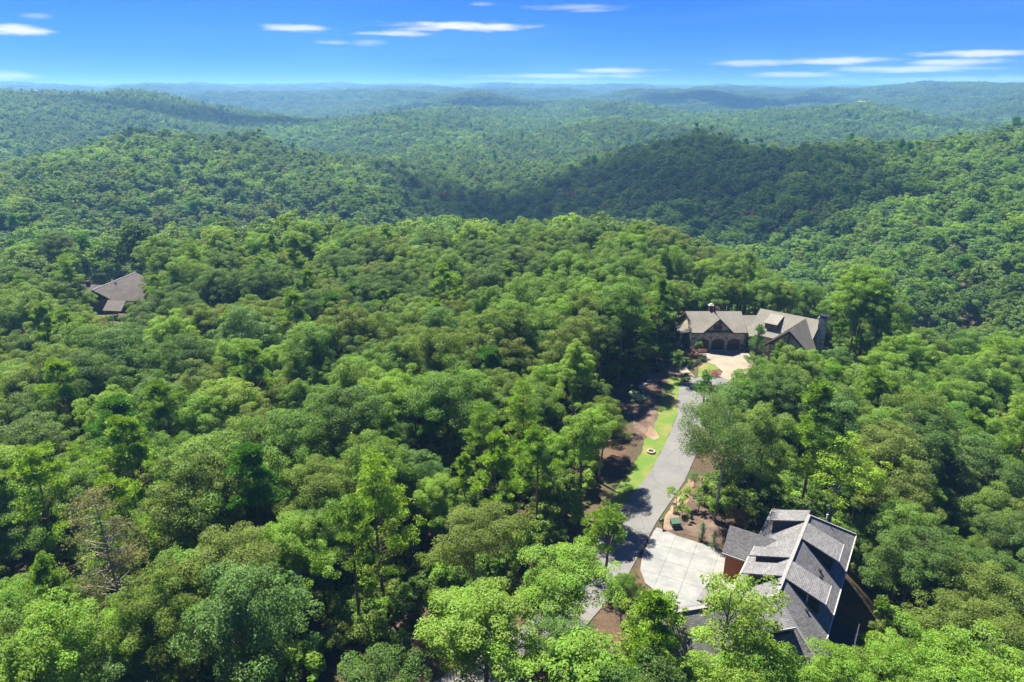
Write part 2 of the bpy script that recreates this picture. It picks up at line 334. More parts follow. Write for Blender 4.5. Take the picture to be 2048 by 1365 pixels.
sheet('road_shoulder', wobble([(1.0,56.5),(7.3,65.2),(13.6,76.2),(12.0,77.0),(5.2,67.2),(-2.2,58.4)], .5), -.03, M['litter'], 'rusty leaf litter verge between lane and tall pines', 'shoulder')

HA = np.array([-.543, -.84]); HN = np.array([-.84, .543]); HO = np.array([35.5, 68.0])   # near house: s along HA, l along HN
def hl(s, l, z): p = HO + HA*s + HN*l; return (p[0], p[1], z)
def clip_poly(P, a, b):
    """keep the part of P on the inner side of the half plane through a with inward normal b"""
    out = []
    for p, q in zip(P, P[1:]+P[:1]):
        dp = (p[0]-a[0])*b[0]+(p[1]-a[1])*b[1]; dq = (q[0]-a[0])*b[0]+(q[1]-a[1])*b[1]
        if dp >= 0: out.append(p)
        if dp*dq < 0: t = dp/(dp-dq); out.append((p[0]+(q[0]-p[0])*t, p[1]+(q[1]-p[1])*t))
    return out
def panels(name, poly, org, ang, cell, z, mat, label):
    root = tag(empty(name, (*org, z)), label, 'driveway', kind='structure')
    ca, sa = math.cos(ang), math.sin(ang); g = .013
    for i in range(-6, 7):
        for j in range(-6, 7):
            P = list(poly)
            for ax, lo in (((ca, sa), i*cell), ((-sa, ca), j*cell)):
                P = clip_poly(P, (org[0]+ax[0]*(lo+g), org[1]+ax[1]*(lo+g)), ax)
                P = clip_poly(P, (org[0]+ax[0]*(lo+cell-g), org[1]+ax[1]*(lo+cell-g)), (-ax[0], -ax[1])) if P else P
            if len(P) < 3: continue
            A = abs(sum(p[0]*q[1]-q[0]*p[1] for p, q in zip(P, P[1:]+P[:1])))/2
            if A < .25: continue
            mb = MB(); dz = random.uniform(-.004, .004)
            mb.slab([(x-org[0], y-org[1], dz) for x, y in P], .1); mb.build('panel', mat, root)
    return root
drive = [(18.2,72.3),(17.0,70.4),(15.4,66.8),(14.7,64.2),(14.9,62.0),(16.0,60.4),(17.0,58.0),(18.0,56.2),(22.4,57.6),(25.6,62.2),(26.4,65.6),(25.4,67.4),(23.9,68.5),(20.7,70.4)]
panels('driveway', drive, (20.3,64.6), math.atan2(HA[1], HA[0])+.12, 2.7, .062, M['concrete'], 'white concrete driveway in square panels before the grey shingled house')
drive2 = [(38.0,134.35),(49.0,134.35),(49.2,129),(47.6,125),(44.6,120),(42.8,117.6),(40.6,118.6),(39.8,120.0),(41.0,122.4),(40.6,125),(38.6,129)]
panels('driveway', drive2, (44,126.5), .12, 3.6, .058, M['tan_concrete'], 'tan concrete driveway before the three arched garage doors')

# ------------------------------------------------------------------ near house (grey shingles)
def seams(polys, pitch=.42):
    mb = MB()
    for pts in polys:
        P = [Vector(p) for p in pts]; n = (P[1]-P[0]).cross(P[2]-P[0]).normalized(); n = n if n.z > 0 else -n
        h = Vector((0, 0, 1)).cross(n).normalized(); sl = n.cross(h); uv = [((p-P[0]).dot(h), (p-P[0]).dot(sl)) for p in P]
        u = min(q[0] for q in uv)+.1
        while u < max(q[0] for q in uv)-.05:
            vs = sorted(a[1]+(b[1]-a[1])*(u-a[0])/(b[0]-a[0]) for a, b in zip(uv, uv[1:]+uv[:1]) if (a[0]-u)*(b[0]-u) < 0)
            if len(vs) >= 2: mb.bar(P[0]+h*u+sl*vs[0]+n*.03, P[0]+h*u+sl*vs[-1]+n*.03, .05, .06)
            u += pitch
    return mb
K = .87; RZ = 8.0
H1 = empty('shingled_house', (*(HO+HA*12), 0)); tag(H1, 'grey shingled house with dark dormers and cedar entry beside white concrete drive', 'house')
off = H1.location
def h(s, l, z): p = hl(s, l, z); return (p[0]-off.x, p[1]-off.y, p[2])
E2 = (.7071, -.7071); B = (20.4, 0.0)                                # garage wing: ridge runs from B along -E1
def g(p, q, z): return h(B[0]+p*.7071+q*.7071, B[1]+p*.7071-q*.7071, z)   # p away from the main ridge, q toward the garage's camera side eave
GP = 11.6; GQ = 4.3
hipS, hipL = 22.3, -4.6
part = lambda name, mb, mat, par=H1: mb.build(name, mat, par)
right = [h(0,-4.6,RZ-K*4.6), h(5.38,0,RZ), h(20.4,0,RZ), h(hipS,hipL,RZ-K*4.6)]
left = [h(0,4.6,RZ-K*4.6), h(5.38,0,RZ), h(20.4,0,RZ), h(18.5,4.6,RZ-K*4.6)]
farhip = [h(0,-4.6,RZ-K*4.6), h(0,4.6,RZ-K*4.6), h(5.38,0,RZ)]
gfront = [g(0,0,RZ), g(GP,0,RZ), g(GP,GQ,RZ-K*GQ), g(-4.6,GQ,RZ-K*GQ)]
gq4 = h(hipS, hipL, 4)
gback = [g(0,0,RZ), g(GP,0,RZ), g(GP,-GQ,RZ-K*GQ), g(1.8,-GQ,RZ-K*GQ)]
for nm, poly in (('roof_slope', right), ('roof_slope', left), ('roof_slope', farhip), ('roof_slope', gfront), ('roof_slope', gback)):
    part(nm, MB().slab(poly, .2), M['shingle'])
for a, b in ((h(5.38,0,RZ+.03), h(20.4,0,RZ+.03)), (g(0,0,RZ+.03), g(GP,0,RZ+.03)), (h(0,4.6,4.03), h(5.38,0,8.03)), (h(0,-4.6,4.03), h(5.38,0,8.03)), (h(20.4,0,8.03), h(hipS,hipL,4.03))):
    part('ridge_cap', MB().bar(a, b, .32, .06), M['ridge_cap'])
for a, b in ((h(-.03,4.66,3.93), h(18.4,4.66,3.93)), (h(-.03,-4.66,3.93), h(hipS,-4.66,3.93)), (h(-.06,-4.6,3.93), h(-.06,4.6,3.93)), (g(GP+.06,0,7.9), g(GP+.06,GQ,RZ-K*GQ-.1)), (g(GP+.06,0,7.9), g(GP+.06,-GQ,RZ-K*GQ-.1)), (g(GP,GQ+.06,RZ-K*GQ-.1), g(-4.3,GQ+.06,RZ-K*GQ-.1))):
    part('gutter', MB().bar(a, b, .12, .16), M['white_trim'])
def wall(p, q, z0, z1, th=.25):
    p, q = Vector(p), Vector(q); d = (q-p).normalized(); n = Vector((d.y, -d.x, 0))*th
    return MB().slab([(p.x, p.y, z1), (q.x, q.y, z1), (q.x+n.x, q.y+n.y, z1), (p.x+n.x, p.y+n.y, z1)], z1-z0)
for a, b in ((h(.5,4.0,0), h(18.3,4.0,0)), (h(.5,-4.2,0), h(.5,4.0,0)), (h(.5,-4.0,0), h(22,-4.0,0)), (g(1.6,-3.8,0), g(GP-.4,-3.8,0)), (g(GP-.6,-3.8,0), g(GP-.6,3.8,0)), (g(-4,3.6,0), g(GP-.4,3.6,0))):
    part('wall', wall(a, b, -5.5, 4.1), M['siding'])
part('gable_wall', MB().slab([g(GP-.4,-3.8,4.2), g(GP-.4,3.8,4.2), g(GP-.4,0,7.5)], .2, Vector(g(-1,0,0))-Vector(g(0,0,0))), M['siding'])
for p0 in (3.2, 7.0):
    dr = part('garage_door', MB().slab([g(p0,-4.06,2.5), g(p0+2.9,-4.06,2.5), g(p0+2.9,-4.12,2.5), g(p0,-4.12,2.5)], 2.5), M['white_trim'])
def dormer(s0, s1, side):
    zt, lf, lo = 6.62, 3.35, 3.9
    k = (RZ-zt)/lo; y = lambda l: RZ+.06-k*l
    o = part('dormer', MB().slab([h(s0,.05*side,y(.05)), h(s1,.05*side,y(.05)), h(s1,lo*side,y(lo)), h(s0,lo*side,y(lo))], .14), M['shingle'])
    for s in (s0+.18, s1-.32):
        c = MB().slab([h(s,.2*side,y(.2)-.1), h(s,lf*side,y(lf)-.1), h(s,lf*side,RZ-K*lf-.1)], .14, Vector(h(1,0,0))-Vector(h(0,0,0))); part('cheek_wall', c, M['siding'], o)
    f = MB().slab([h(s0+.18,lf*side,y(lf)-.1), h(s1-.18,lf*side,y(lf)-.1), h(s1-.18,lf*side,RZ-K*lf-.1), h(s0+.18,lf*side,RZ-K*lf-.1)], .1, Vector(h(0,-side,0))-Vector(h(0,0,0))); part('front_wall', f, M['siding'], o)
    mid = (s0+s1)/2
    part('window', MB().slab([h(mid-.5,(lf+.04)*side,y(lf)-.3), h(mid+.5,(lf+.04)*side,y(lf)-.3), h(mid+.5,(lf+.04)*side,RZ-K*lf+.3), h(mid-.5,(lf+.04)*side,RZ-K*lf+.3)], .03, Vector(h(0,-side,0))-Vector(h(0,0,0))), M['glass'], o)
    part('fascia', MB().bar(h(s0-.03,(lo+.04)*side,y(lo)-.07), h(s1+.03,(lo+.04)*side,y(lo)-.07), .07, .19), M['white_trim'], o)
dormer(4.4, 6.75, 1); dormer(12.3, 14.05, 1); dormer(15.2, 17.3, 1)
dormer(6.9, 10.15, -1); dormer(14.5, 17.5, -1)
# shed dormer on the garage wing
def gd(p, q, z): return g(p, q, z)
gdor = part('dormer', MB().slab([g(-.2,.05,8.05), g(2.9,.05,8.05), g(2.9,2.9,6.9), g(-.2,2.9,6.9)], .14), M['shingle'])
part('cheek_wall', MB().slab([g(-.05,.2,7.8), g(-.05,2.5,6.8), g(-.05,2.5,5.75)], .12, Vector(g(1,0,0))-Vector(g(0,0,0))), M['siding'], gdor)
part('cheek_wall', MB().slab([g(2.65,.2,7.8), g(2.65,2.5,6.8), g(2.65,2.5,5.75)], .12, Vector(g(1,0,0))-Vector(g(0,0,0))), M['siding'], gdor)
part('front_wall', MB().slab([g(-.05,2.5,6.8), g(2.75,2.5,6.8), g(2.75,2.5,5.75), g(-.05,2.5,5.75)], .1, Vector(g(0,-1,0))-Vector(g(0,0,0))), M['siding'], gdor)
part('fascia', MB().bar(g(-.23,2.95,6.84), g(2.93,2.95,6.84), .07, .19), M['white_trim'], gdor)
# entry wing with steep roof and cedar wall
WZ, WE = 6.0, 3.55; ws, wl = 8.97, 7.4
part('entry_roof', MB().slab([h(ws,wl,WZ), h(ws,2.2,WZ), h(ws+2.0,4.95,WE), h(ws+2.0,wl,WE)], .16), M['shingle'])
part('entry_roof', MB().slab([h(ws,wl,WZ), h(ws,2.2,WZ), h(ws-2.0,4.95,WE), h(ws-2.0,wl,WE)], .16), M['shingle'])
part('fascia', MB().bar(h(ws+2.04,4.9,WE-.1), h(ws+2.04,wl+.03,WE-.1), .07, .18), M['white_trim'])
for i in range(11):                                                     # vertical cedar boards
    part('cedar_board', MB().slab([h(ws+1.6,4.35+i*.25,3.75), h(ws+1.6,4.57+i*.25,3.75), h(ws+1.68,4.57+i*.25,3.75), h(ws+1.68,4.35+i*.25,3.75)], 3.75+.02*(i%2)), M['cedar'])
for i in range(13):
    part('cedar_board', MB().slab([h(ws-1.65+i*.25,wl-.42,3.75), h(ws-1.43+i*.25,wl-.42,3.75), h(ws-1.43+i*.25,wl-.34,3.75), h(ws-1.65+i*.25,wl-.34,3.75)], 3.75+.02*(i%2)), M['cedar'])
part('entry_gable', MB().slab([h(ws-1.65,wl-.38,3.76), h(ws+1.65,wl-.38,3.76), h(ws,wl-.38,5.75)], .1, Vector(h(0,-1,0))-Vector(h(0,0,0))), M['cedar'])
part('cedar_wall', wall(h(ws+1.5,7.0,0), h(ws+1.5,4.2,0), 0, 3.74, .1), M['siding'])
for i in range(9):                                                       # cedar on the main wall beside the entry
    part('cedar_board', MB().slab([h(11.0+i*.26,4.30,3.8), h(11.22+i*.26,4.30,3.8), h(11.22+i*.26,4.37,3.8), h(11.0+i*.26,4.37,3.8)], 3.8), M['cedar'])
# small bracketed roof on the drive side
part('porch_roof', MB().slab([h(18.2,7.2,3.9), h(18.2,4.5,4.6), h(20.2,4.5,4.6), h(20.2,7.2,3.9)], .16), M['shingle'])
for s in (18.4, 20.0): part('bracket', MB().bar(h(s,6.9,3.75), h(s,5.0,2.6), .16), M['dark_timber'])
# vents on the roof
for s, l, hh in ((3.2,-1.6,.7), (17.4,-2.3,.9)):
    z = RZ-K*abs(l); part('vent_pipe', MB().tube([h(s,l,z-.1), h(s,l,z+hh)], [.06,.06], 8).tube([h(s,l,z+hh-.02), h(s,l,z+hh+.1)], [.1,.1], 8), M['galv'])
for s, l in ((11.6,-2.5), (12.3,-2.75), (18.3,-2.5)):
    z = RZ-K*abs(l); q = h(s,l,z+.08); part('roof_fitting', MB().box(q, (.32,.32,.2), .57), M['black_metal'])
# dark deck on the downhill side
dk = part('deck', MB().slab([h(11,-4.4,.1), h(22,-4.4,.1), h(22,-7.0,.1), h(11,-7.0,.1)], .22), M['siding'])
for i in range(6): part('post', MB().bar(h(11.1+i*2.16,-6.9,-6.5), h(11.1+i*2.16,-6.9,1.2), .18), M['siding'], dk)
for zz in (.65, 1.1): part('rail', MB().bar(h(11,-6.9,zz), h(22,-6.9,zz), .1), M['siding'], dk)
for i in range(40): part('baluster', MB().bar(h(11.2+i*.275,-6.9,.1), h(11.2+i*.275,-6.9,1.1), .04), M['siding'], dk)

# ------------------------------------------------------------------ stone house at the end of the lane
H2 = empty('stone_house', (46, 136, 0)); tag(H2, 'stone house with beige metal roofs and three arched garage doors', 'house')
def f(x, y, z): return (x-46, y-136, z)
def fpart(name, mb, mat, par=H2): return mb.build(name, mat, par)
YF = 134.6
out = [(37.6, 0)]
doors = [(38.75, 41.45), (42.05, 44.75), (45.35, 48.05)]
for a, b in doors:
    out.append((a, 0)); out.append((a, 1.85))
    for i in range(1, 8): t = i/8; out.append((a+(b-a)*t, 1.85+.5*math.sin(math.pi*t)))
    out.append((b, 1.85)); out.append((b, 0))
out += [(48.75, 0), (48.75, 3.95), (45.9, 3.95), (42.95, 6.75), (40.0, 3.95), (37.6, 3.95)]
fw = MB(); fw.slab([f(x, YF, z) for x, z in out], .35, Vector((0, 1, 0))); fpart('stone_front_wall', fw, M['stone'])
fpart('side_wall', MB().slab([f(37.62,YF+.36,0), f(37.62,143.5,0), f(37.62,143.5,3.95), f(37.62,139,6.6), f(37.62,YF+.36,3.95)], .35, Vector((1,0,0))), M['stone'])
fpart('side_wall', MB().slab([f(48.73,YF+.36,0), f(48.73,143.5,0), f(48.73,143.5,3.95), f(48.73,139,6.6), f(48.73,YF+.36,3.95)], .35, Vector((-1,0,0))), M['stone'])
fpart('rear_wall', MB().box(f(43.2,143.4,1.97), (11,.3,3.95)), M['stone'])
for a, b in doors:
    d = fpart('garage_door', MB().box(f((a+b)/2, YF+.24, 1.18), (b-a+.1, .1, 2.36)), M['door_wood'])
    for k in range(4): fpart('door_panel', MB().box(f((a+b)/2, YF+.18, .3+k*.56), (b-a-.1, .04, .5)), M['door_wood'], d)
    P = [(a+(b-a)*i/10, 1.87+.5*math.sin(math.pi*i/10)) for i in range(11)]; ar = MB()
    for (x0, z0), (x1, z1) in zip(P, P[1:]): ar.bar(f(x0,YF-.03,z0+.06), f(x1,YF-.03,z1+.06), .12, .16)
    fpart('arch_trim', ar, M['trim_stone'], d)
for x in (41.75, 45.05): fpart('wall_lamp', MB().box(f(x, YF-.1, 2.6), (.2,.2,.42)), M['black_metal'])
gr = [[f(37.2,134.1,3.9), f(49.1,134.1,3.9), f(49.1,139.2,6.95), f(37.2,139.2,6.95)], [f(37.2,144.2,3.9), f(49.1,144.2,3.9), f(49.1,139.2,6.95), f(37.2,139.2,6.95)]]
gg = [[f(42.95,133.75,6.95), f(42.95,139.0,6.95), f(39.85,134.0,4.0), f(39.7,133.75,3.9)], [f(42.95,133.75,6.95), f(42.95,139.0,6.95), f(46.05,134.0,4.0), f(46.2,133.75,3.9)]]
allm = []
for P in gr+gg:
    fpart('metal_roof', MB().slab([(x, y, z+(.06 if P in gg else 0)) for x, y, z in P], .14), M['metal_roof']); allm.append([(x, y, z+(.06 if P in gg else 0)) for x, y, z in P])
for sx in (-1, 1): fpart('barge_board', MB().bar(f(42.95,133.68,6.82), f(42.95+3.3*sx,133.68,3.78), .1, .24), M['dark_timber'])
for sx in (-1, 1): fpart('truss_beam', MB().bar(f(42.95,133.95,5.45), f(42.95+.75*sx,133.95,6.0), .14), M['timber'])
fpart('truss_beam', MB().bar(f(42.95,133.95,5.3), f(42.95,133.95,6.6), .16), M['timber']); fpart('truss_beam', MB().bar(f(41.7,133.95,5.4), f(44.2,133.95,5.4), .16), M['timber'])
def window(x0, x1, z0, z1, y, par=H2, nx=2, nz=2):
    fr = MB(); wd = .09
    for x in [x0+(x1-x0)*i/nx for i in range(nx+1)]: fr.bar(f(x,y,z0), f(x,y,z1), wd)
    for z in [z0+(z1-z0)*i/nz for i in range(nz+1)]: fr.bar(f(x0-.04,y-.01,z), f(x1+.04,y-.01,z), wd)
    o = fr.build('window', M['dark_timber'], par)
    for i in range(nx):
        for j in range(nz):
            xa, xb = x0+(x1-x0)*i/nx, x0+(x1-x0)*(i+1)/nx; za, zb = z0+(z1-z0)*j/nz, z0+(z1-z0)*(j+1)/nz
            MB().box(f((xa+xb)/2, y+.04, (za+zb)/2), (xb-xa-.06, .02, zb-za-.06)).build('pane', M['glass'], o)
window(42.1, 43.8, 4.0, 5.25, YF-.06)
fpart('eave_board', MB().bar(f(37.2,134.05,3.8), f(39.8,134.05,3.8), .1, .2), M['dark_timber']); fpart('eave_board', MB().bar(f(46.1,134.05,3.8), f(49.1,134.05,3.8), .1, .2), M['dark_timber'])
ch = fpart('chimney', MB().box(f(42.6,139.6,7.1), (.75,.75,2.0)), M['brick']); fpart('chimney_cap', MB().box(f(42.6,139.6,8.16), (1.0,1.0,.14)).box(f(42.6,139.6,8.36), (.6,.6,.22)), M['galv'], ch)
# low side roof left of the garage
lowr = [f(35.6,136.0,2.9), f(37.55,136.0,3.5), f(37.55,142.0,3.5), f(35.6,142.0,2.9)]
fpart('metal_roof', MB().slab(lowr, .12), M['metal_roof']); allm.append(lowr)
for y in (136.3, 141.6): fpart('post', MB().box(f(35.9,y,1.4), (.35,.35,2.8)), M['stone'])
# link between garage and main block
br = [[f(49.12,134.6,3.75), f(52.6,134.6,3.75), f(52.6,138.6,6.25), f(49.12,138.6,6.25)], [f(49.12,142.4,3.75), f(52.6,142.4,3.75), f(52.6,138.6,6.25), f(49.12,138.6,6.25)], [f(49.3,133.2,3.45), f(51.6,133.2,3.45), f(51.6,136.0,4.75), f(49.3,136.0,4.75)]]
for P in br: fpart('metal_roof', MB().slab(P, .14), M['metal_roof']); allm.append(P)
fpart('link_wall', MB().box(f(50.9,136.2,1.85), (3.5,.3,3.7)), M['stone'])
fpart('entry_door', MB().box(f(50.4,135.98,1.1), (1.1,.1,2.2)), M['door_wood'])
for x in (49.5, 51.4): fpart('porch_post', MB().bar(f(x,133.5,0), f(x,133.5,3.4), .24), M['timber'])
fpart('porch_beam', MB().bar(f(49.3,133.5,3.2), f(51.6,133.5,3.2), .26), M['timber'])
# main block, ridge turned toward the lane
RA = np.array([.775, -.632]); RN = np.array([-.632, -.775]); RO = np.array([53.5, 139.2])
def mm(a, b, z): p = RO+RA*a+RN*b; return f(p[0], p[1], z)
MZ, ME, MW = 7.5, 3.7, 6.2
mr_ = [[mm(-.4,0,MZ), mm(12.2,0,MZ), mm(12.2,MW,ME), mm(-.4,MW,ME)], [mm(-.4,0,MZ), mm(12.2,0,MZ), mm(12.2,-MW,ME), mm(-.4,-MW,ME)]]
CG0, CGZ, CGW = 9.2, 7.3, 4.3                                               # cross gable on the front slope
xg = [[mm(CG0,.4,CGZ), mm(CG0,10.2,CGZ), mm(CG0-CGW,10.2,3.5), mm(CG0-CGW,6.1,3.5)], [mm(CG0,.4,CGZ), mm(CG0,10.2,CGZ), mm(CG0+CGW,10.2,3.5), mm(CG0+CGW,6.1,3.5)]]
for P in mr_+xg: fpart('metal_roof', MB().slab(P, .16), M['metal_roof']); allm.append(P)
fpart('seams', seams(allm, .42), M['metal_roof'])['kind'] = 'stuff'
fpart('main_wall', MB().slab([mm(0,5.7,ME), mm(11.8,5.7,ME), mm(11.8,5.4,ME), mm(0,5.4,ME)], 6.5), M['stone'])
fpart('main_wall', MB().slab([mm(0,-5.7,ME), mm(0,5.7,ME), mm(0,0,MZ-.2), mm(0,0,MZ-.2)][:3], .3, Vector(mm(1,0,0))-Vector(mm(0,0,0))), M['stone'])
fpart('main_wall', MB().slab([mm(0,-5.7,-3), mm(0,5.7,-3), mm(0,5.7,ME-.02), mm(0,-5.7,ME-.02)], .3, Vector(mm(1,0,0))-Vector(mm(0,0,0))), M['stone'])
fpart('main_wall', MB().slab([mm(11.8,-5.7,-4), mm(11.8,5.7,-4), mm(11.8,5.7,ME), mm(11.8,0,MZ-.25), mm(11.8,-5.7,ME)], .3, Vector(mm(-1,0,0))-Vector(mm(0,0,0))), M['stone'])
fpart('main_wall', MB().slab([mm(0,-5.7,ME), mm(11.8,-5.7,ME), mm(11.8,-5.4,ME), mm(0,-5.4,ME)], 7), M['stone'])
fpart('gable_wall', MB().slab([mm(CG0-3.8,9.2,-1), mm(CG0+3.8,9.2,-1), mm(CG0+3.8,9.2,3.6), mm(CG0,9.2,6.95), mm(CG0-3.8,9.2,3.6)], .3, Vector(mm(0,-1,0))-Vector(mm(0,0,0))), M['stone'])
for sx in (-1, 1):
    fpart('barge_board', MB().bar(mm(CG0,10.24,7.12), mm(CG0+sx*CGW,10.24,3.32), .12, .34), M['dark_timber'])
    fpart('side_wall', MB().slab([mm(CG0+sx*3.8,5.6,3.55), mm(CG0+sx*3.8,9.2,3.55), mm(CG0+sx*3.6,9.2,3.55), mm(CG0+sx*3.6,5.6,3.55)], 5), M['stone'])
fpart('king_post', MB().bar(mm(CG0,10.0,3.0), mm(CG0,10.0,6.9), .26), M['timber'])
fpart('tie_beam', MB().bar(mm(CG0-3.6,10.0,3.9), mm(CG0+3.6,10.0,3.9), .24), M['timber'])
fpart('gable_window', MB().slab([mm(CG0+.5,9.25,1.2), mm(CG0+2.4,9.25,1.2), mm(CG0+2.4,9.25,3.0), mm(CG0+.5,9.25,3.0)], .04, Vector(mm(0,-1,0))-Vector(mm(0,0,0))), M['glass'])
dm = fpart('dormer_roof', MB().slab([mm(2.2,.9,7.2), mm(5.0,.9,7.2), mm(5.0,4.7,6.15), mm(2.2,4.7,6.15)], .14), M['metal_roof'])
fpart('dormer_wall', MB().slab([mm(2.4,4.3,6.15), mm(4.8,4.3,6.15), mm(4.8,4.3,4.8), mm(2.4,4.3,4.8)], .12, Vector(mm(0,-1,0))-Vector(mm(0,0,0))), M['timber'], dm)
for a in (2.4, 4.68): fpart('cheek_wall', MB().slab([mm(a,1.2,7.0), mm(a,4.3,6.2), mm(a,4.3,4.8)], .12, Vector(mm(1,0,0))-Vector(mm(0,0,0))), M['timber'], dm)
for a in (2.75, 3.75): fpart('window', MB().slab([mm(a,4.34,6.0), mm(a+.75,4.34,6.0), mm(a+.75,4.34,5.15), mm(a,4.34,5.15)], .05, Vector(mm(0,-1,0))-Vector(mm(0,0,0))), M['glass'], dm)
c2_ = fpart('chimney', MB().box(mm(12.75,1.1,3.2), (1.35,1.35,10.4), -.68), M['stone']); fpart('chimney_cap', MB().box(mm(12.75,1.1,8.48), (1.7,1.7,.16), -.68), M['trim_stone'], c2_)
fpart('chimney_hood', MB().box(mm(12.75,1.1,8.72), (1.25,1.25,.26), -.68).box(mm(12.75,1.1,8.98), (1.75,1.75,.08), -.68), M['black_metal'], c2_)

# ------------------------------------------------------------------ brown roofed house in the wood
H3 = empty('brown_roofed_house', (-104, 174, -2.6)); tag(H3, 'brown shingled house mostly hidden among trees', 'house')
def b(x, y, z): return (x+104, y-174, z+2.6)
bp = lambda n, mb, m=M['brown_shingle']: mb.build(n, m, H3)
A0, B0 = np.array([-105.7,186.4]), np.array([-107.6,168.5]); ax = (B0-A0)/np.linalg.norm(B0-A0); an = np.array([-ax[1], ax[0]])
def bb(s, l, z): p = A0+ax*s+an*l; return b(p[0], p[1], z)
Lb = float(np.linalg.norm(B0-A0))
bp('roof_slope', MB().slab([bb(0,0,3.2), bb(Lb,0,3.2), bb(Lb,5.2,.5), bb(0,5.2,.5)], .18)); bp('roof_slope', MB().slab([bb(0,0,3.2), bb(Lb,0,3.2), bb(Lb,-5.2,.5), bb(0,-5.2,.5)], .18))
bp('roof_slope', MB().slab([b(-107,173.4,2.7), b(-95,172.4,2.7), b(-95,168.0,.3), b(-103.4,168.6,.3)], .18)); bp('roof_slope', MB().slab([b(-107,173.4,2.7), b(-95,172.4,2.7), b(-95,177.0,.3), b(-103.2,177.6,.3)], .18))
bp('roof_slope', MB().slab([b(-118,176.4,2.6), b(-107.5,175.2,2.6), b(-107.9,170.8,.3), b(-118,172.0,.3)], .18)); bp('roof_slope', MB().slab([b(-118,176.4,2.6), b(-107.5,175.2,2.6), b(-107,180.0,.3), b(-118,181.0,.3)], .18))
bp('porch_roof', MB().slab([b(-103.4,167.4,.9), b(-98.4,166.6,.9), b(-97.2,161.6,-.3), b(-102.2,162.3,-.3)], .14))
bp('wall', MB().slab([bb(.4,4.6,.6), bb(Lb-.4,4.6,.6), bb(Lb-.4,-4.6,.6), bb(.4,-4.6,.6)], 3.6), M['timber'])
bp('wall', MB().slab([b(-104,168.9,.4), b(-95.5,168.3,.4), b(-95.5,176.6,.4), b(-104,177.2,.4)], 3.4), M['timber'])
bp('wall', MB().slab([b(-117.6,172.4,.4), b(-108,171.4,.4), b(-108,179.4,.4), b(-117.6,180.4,.4)], 3.4), M['timber'])
for x, y in ((-101.3,161.8), (-97.9,161.2)): bp('porch_post', MB().bar(b(x,y,-2.6), b(x,y,-.4), .16), M['timber'])
bp('ridge_cap', MB().bar(bb(0,0,3.22), bb(Lb,0,3.22), .3, .06), M['ridge_cap'])
bp('chimney', MB().box(b(-113,175.9,2.9), (1.0,.8,1.3)), M['brick'])
dsh = bp('roof_fitting', MB().tube([b(-104.3,173.9,1.6), b(-104.3,173.9,3.3)], [.07,.07], 6).tube([b(-104.3,173.9,3.3), b(-104.3,173.6,3.45)], [.12,.42], 10), M['galv'])  # small satellite dish on its pole

# ------------------------------------------------------------------ small roadside things
mbx = empty('mailbox', (18.9, 72.1, -.04)); tag(mbx, 'black mailbox on a post at the corner of the white drive', 'mailbox')
MB().bar((0,0,0), (0,0,1.15), .13).bar((-.02,0,.72), (-.42,-.05,1.0), .07).build('post', M['black_metal'], mbx)
bx_ = MB().box((-.22,0,1.2), (.56,.24,.2), .1); bx_.tube([(-.5,-.03,1.3), (.06,.03,1.3)], [.12,.12], 10); bx_.build('box', M['black_metal'], mbx)
MB().box((-.1,.15,1.36), (.04,.02,.2)).build('flag', M['galv'], mbx); MB().tube([(0,0,1.15),(0,0,1.3)], [.05,.02], 8).build('finial', M['black_metal'], mbx)
ub = empty('utility_box', (20.6, 72.6, -.035), .15); tag(ub, 'green utility transformer box on the mulch beside the lane', 'utility box')
MB().box((0,0,.05), (1.3,1.15,.1)).build('pad', M['concrete'], ub); MB().box((0,.05,.45), (1.1,.9,.7)).build('cabinet', M['green_box'], ub)
MB().slab([(-.6,-.5,.78), (.6,-.5,.78), (.6,.55,.92), (-.6,.55,.92)], .08).build('lid', M['green_box'], ub); MB().box((0,-.415,.42), (.5,.03,.4)).build('door', M['green_box'], ub); MB().box((0,-.44,.42), (.16,.02,.1)).build('warning_plate', M['white_trim'], ub)
rg = empty('stone_ring', (*ground_at(1302,905), 0)); tag(rg, 'round pale stone ring planter on the roadside grass', 'planter')
for k in range(14):
    a = k*2*math.pi/14; s_ = MB(); s_.box((.52*math.cos(a), .52*math.sin(a), .14), (.26,.225,.26+.04*random.random()), a); bmesh.ops.bevel(s_.bm, geom=s_.bm.edges[:], offset=.03, segments=1, affect='EDGES'); s_.build('stone', M['trim_stone'], rg)
MB().tube([(0,0,.02),(0,0,.1)], [.4,.4], 14).build('soil', M['litter'], rg)
for i, (u, v, l) in enumerate(((1095,1124,'short white marker post in the leaf litter beside the lane'),)):
    x, y = ground_at(u, v); mk = empty('marker_post', (x, y, gz(x, y)-.06)); tag(mk, l, 'post')
    MB().bar((0,0,-.2), (0,0,.95), .11).build('post', M['white_trim'], mk); MB().box((.0,0,1.0), (.2,.14,.1)).build('cap', M['white_trim'], mk)
def blob_rock(r, seed):
    rg_ = np.random.default_rng(seed); bm = bmesh.new(); bmesh.ops.create_icosphere(bm, subdivisions=2, radius=1)
    k = rg_.normal(size=(6, 3)); k /= np.linalg.norm(k, axis=1)[:, None]; kk = rg_.uniform(.55, .9, 6)
    for v in bm.verts:
        for d, lim in zip(k, kk):
            q = v.co.dot(Vector(d));  v.co -= Vector(d)*max(0, q-lim)
        v.co = Vector((v.co.x*r*1.2, v.co.y*r, v.co.z*r*.7))
    m = bpy.data.meshes.new('boulder'); bm.to_mesh(m); bm.free(); return m
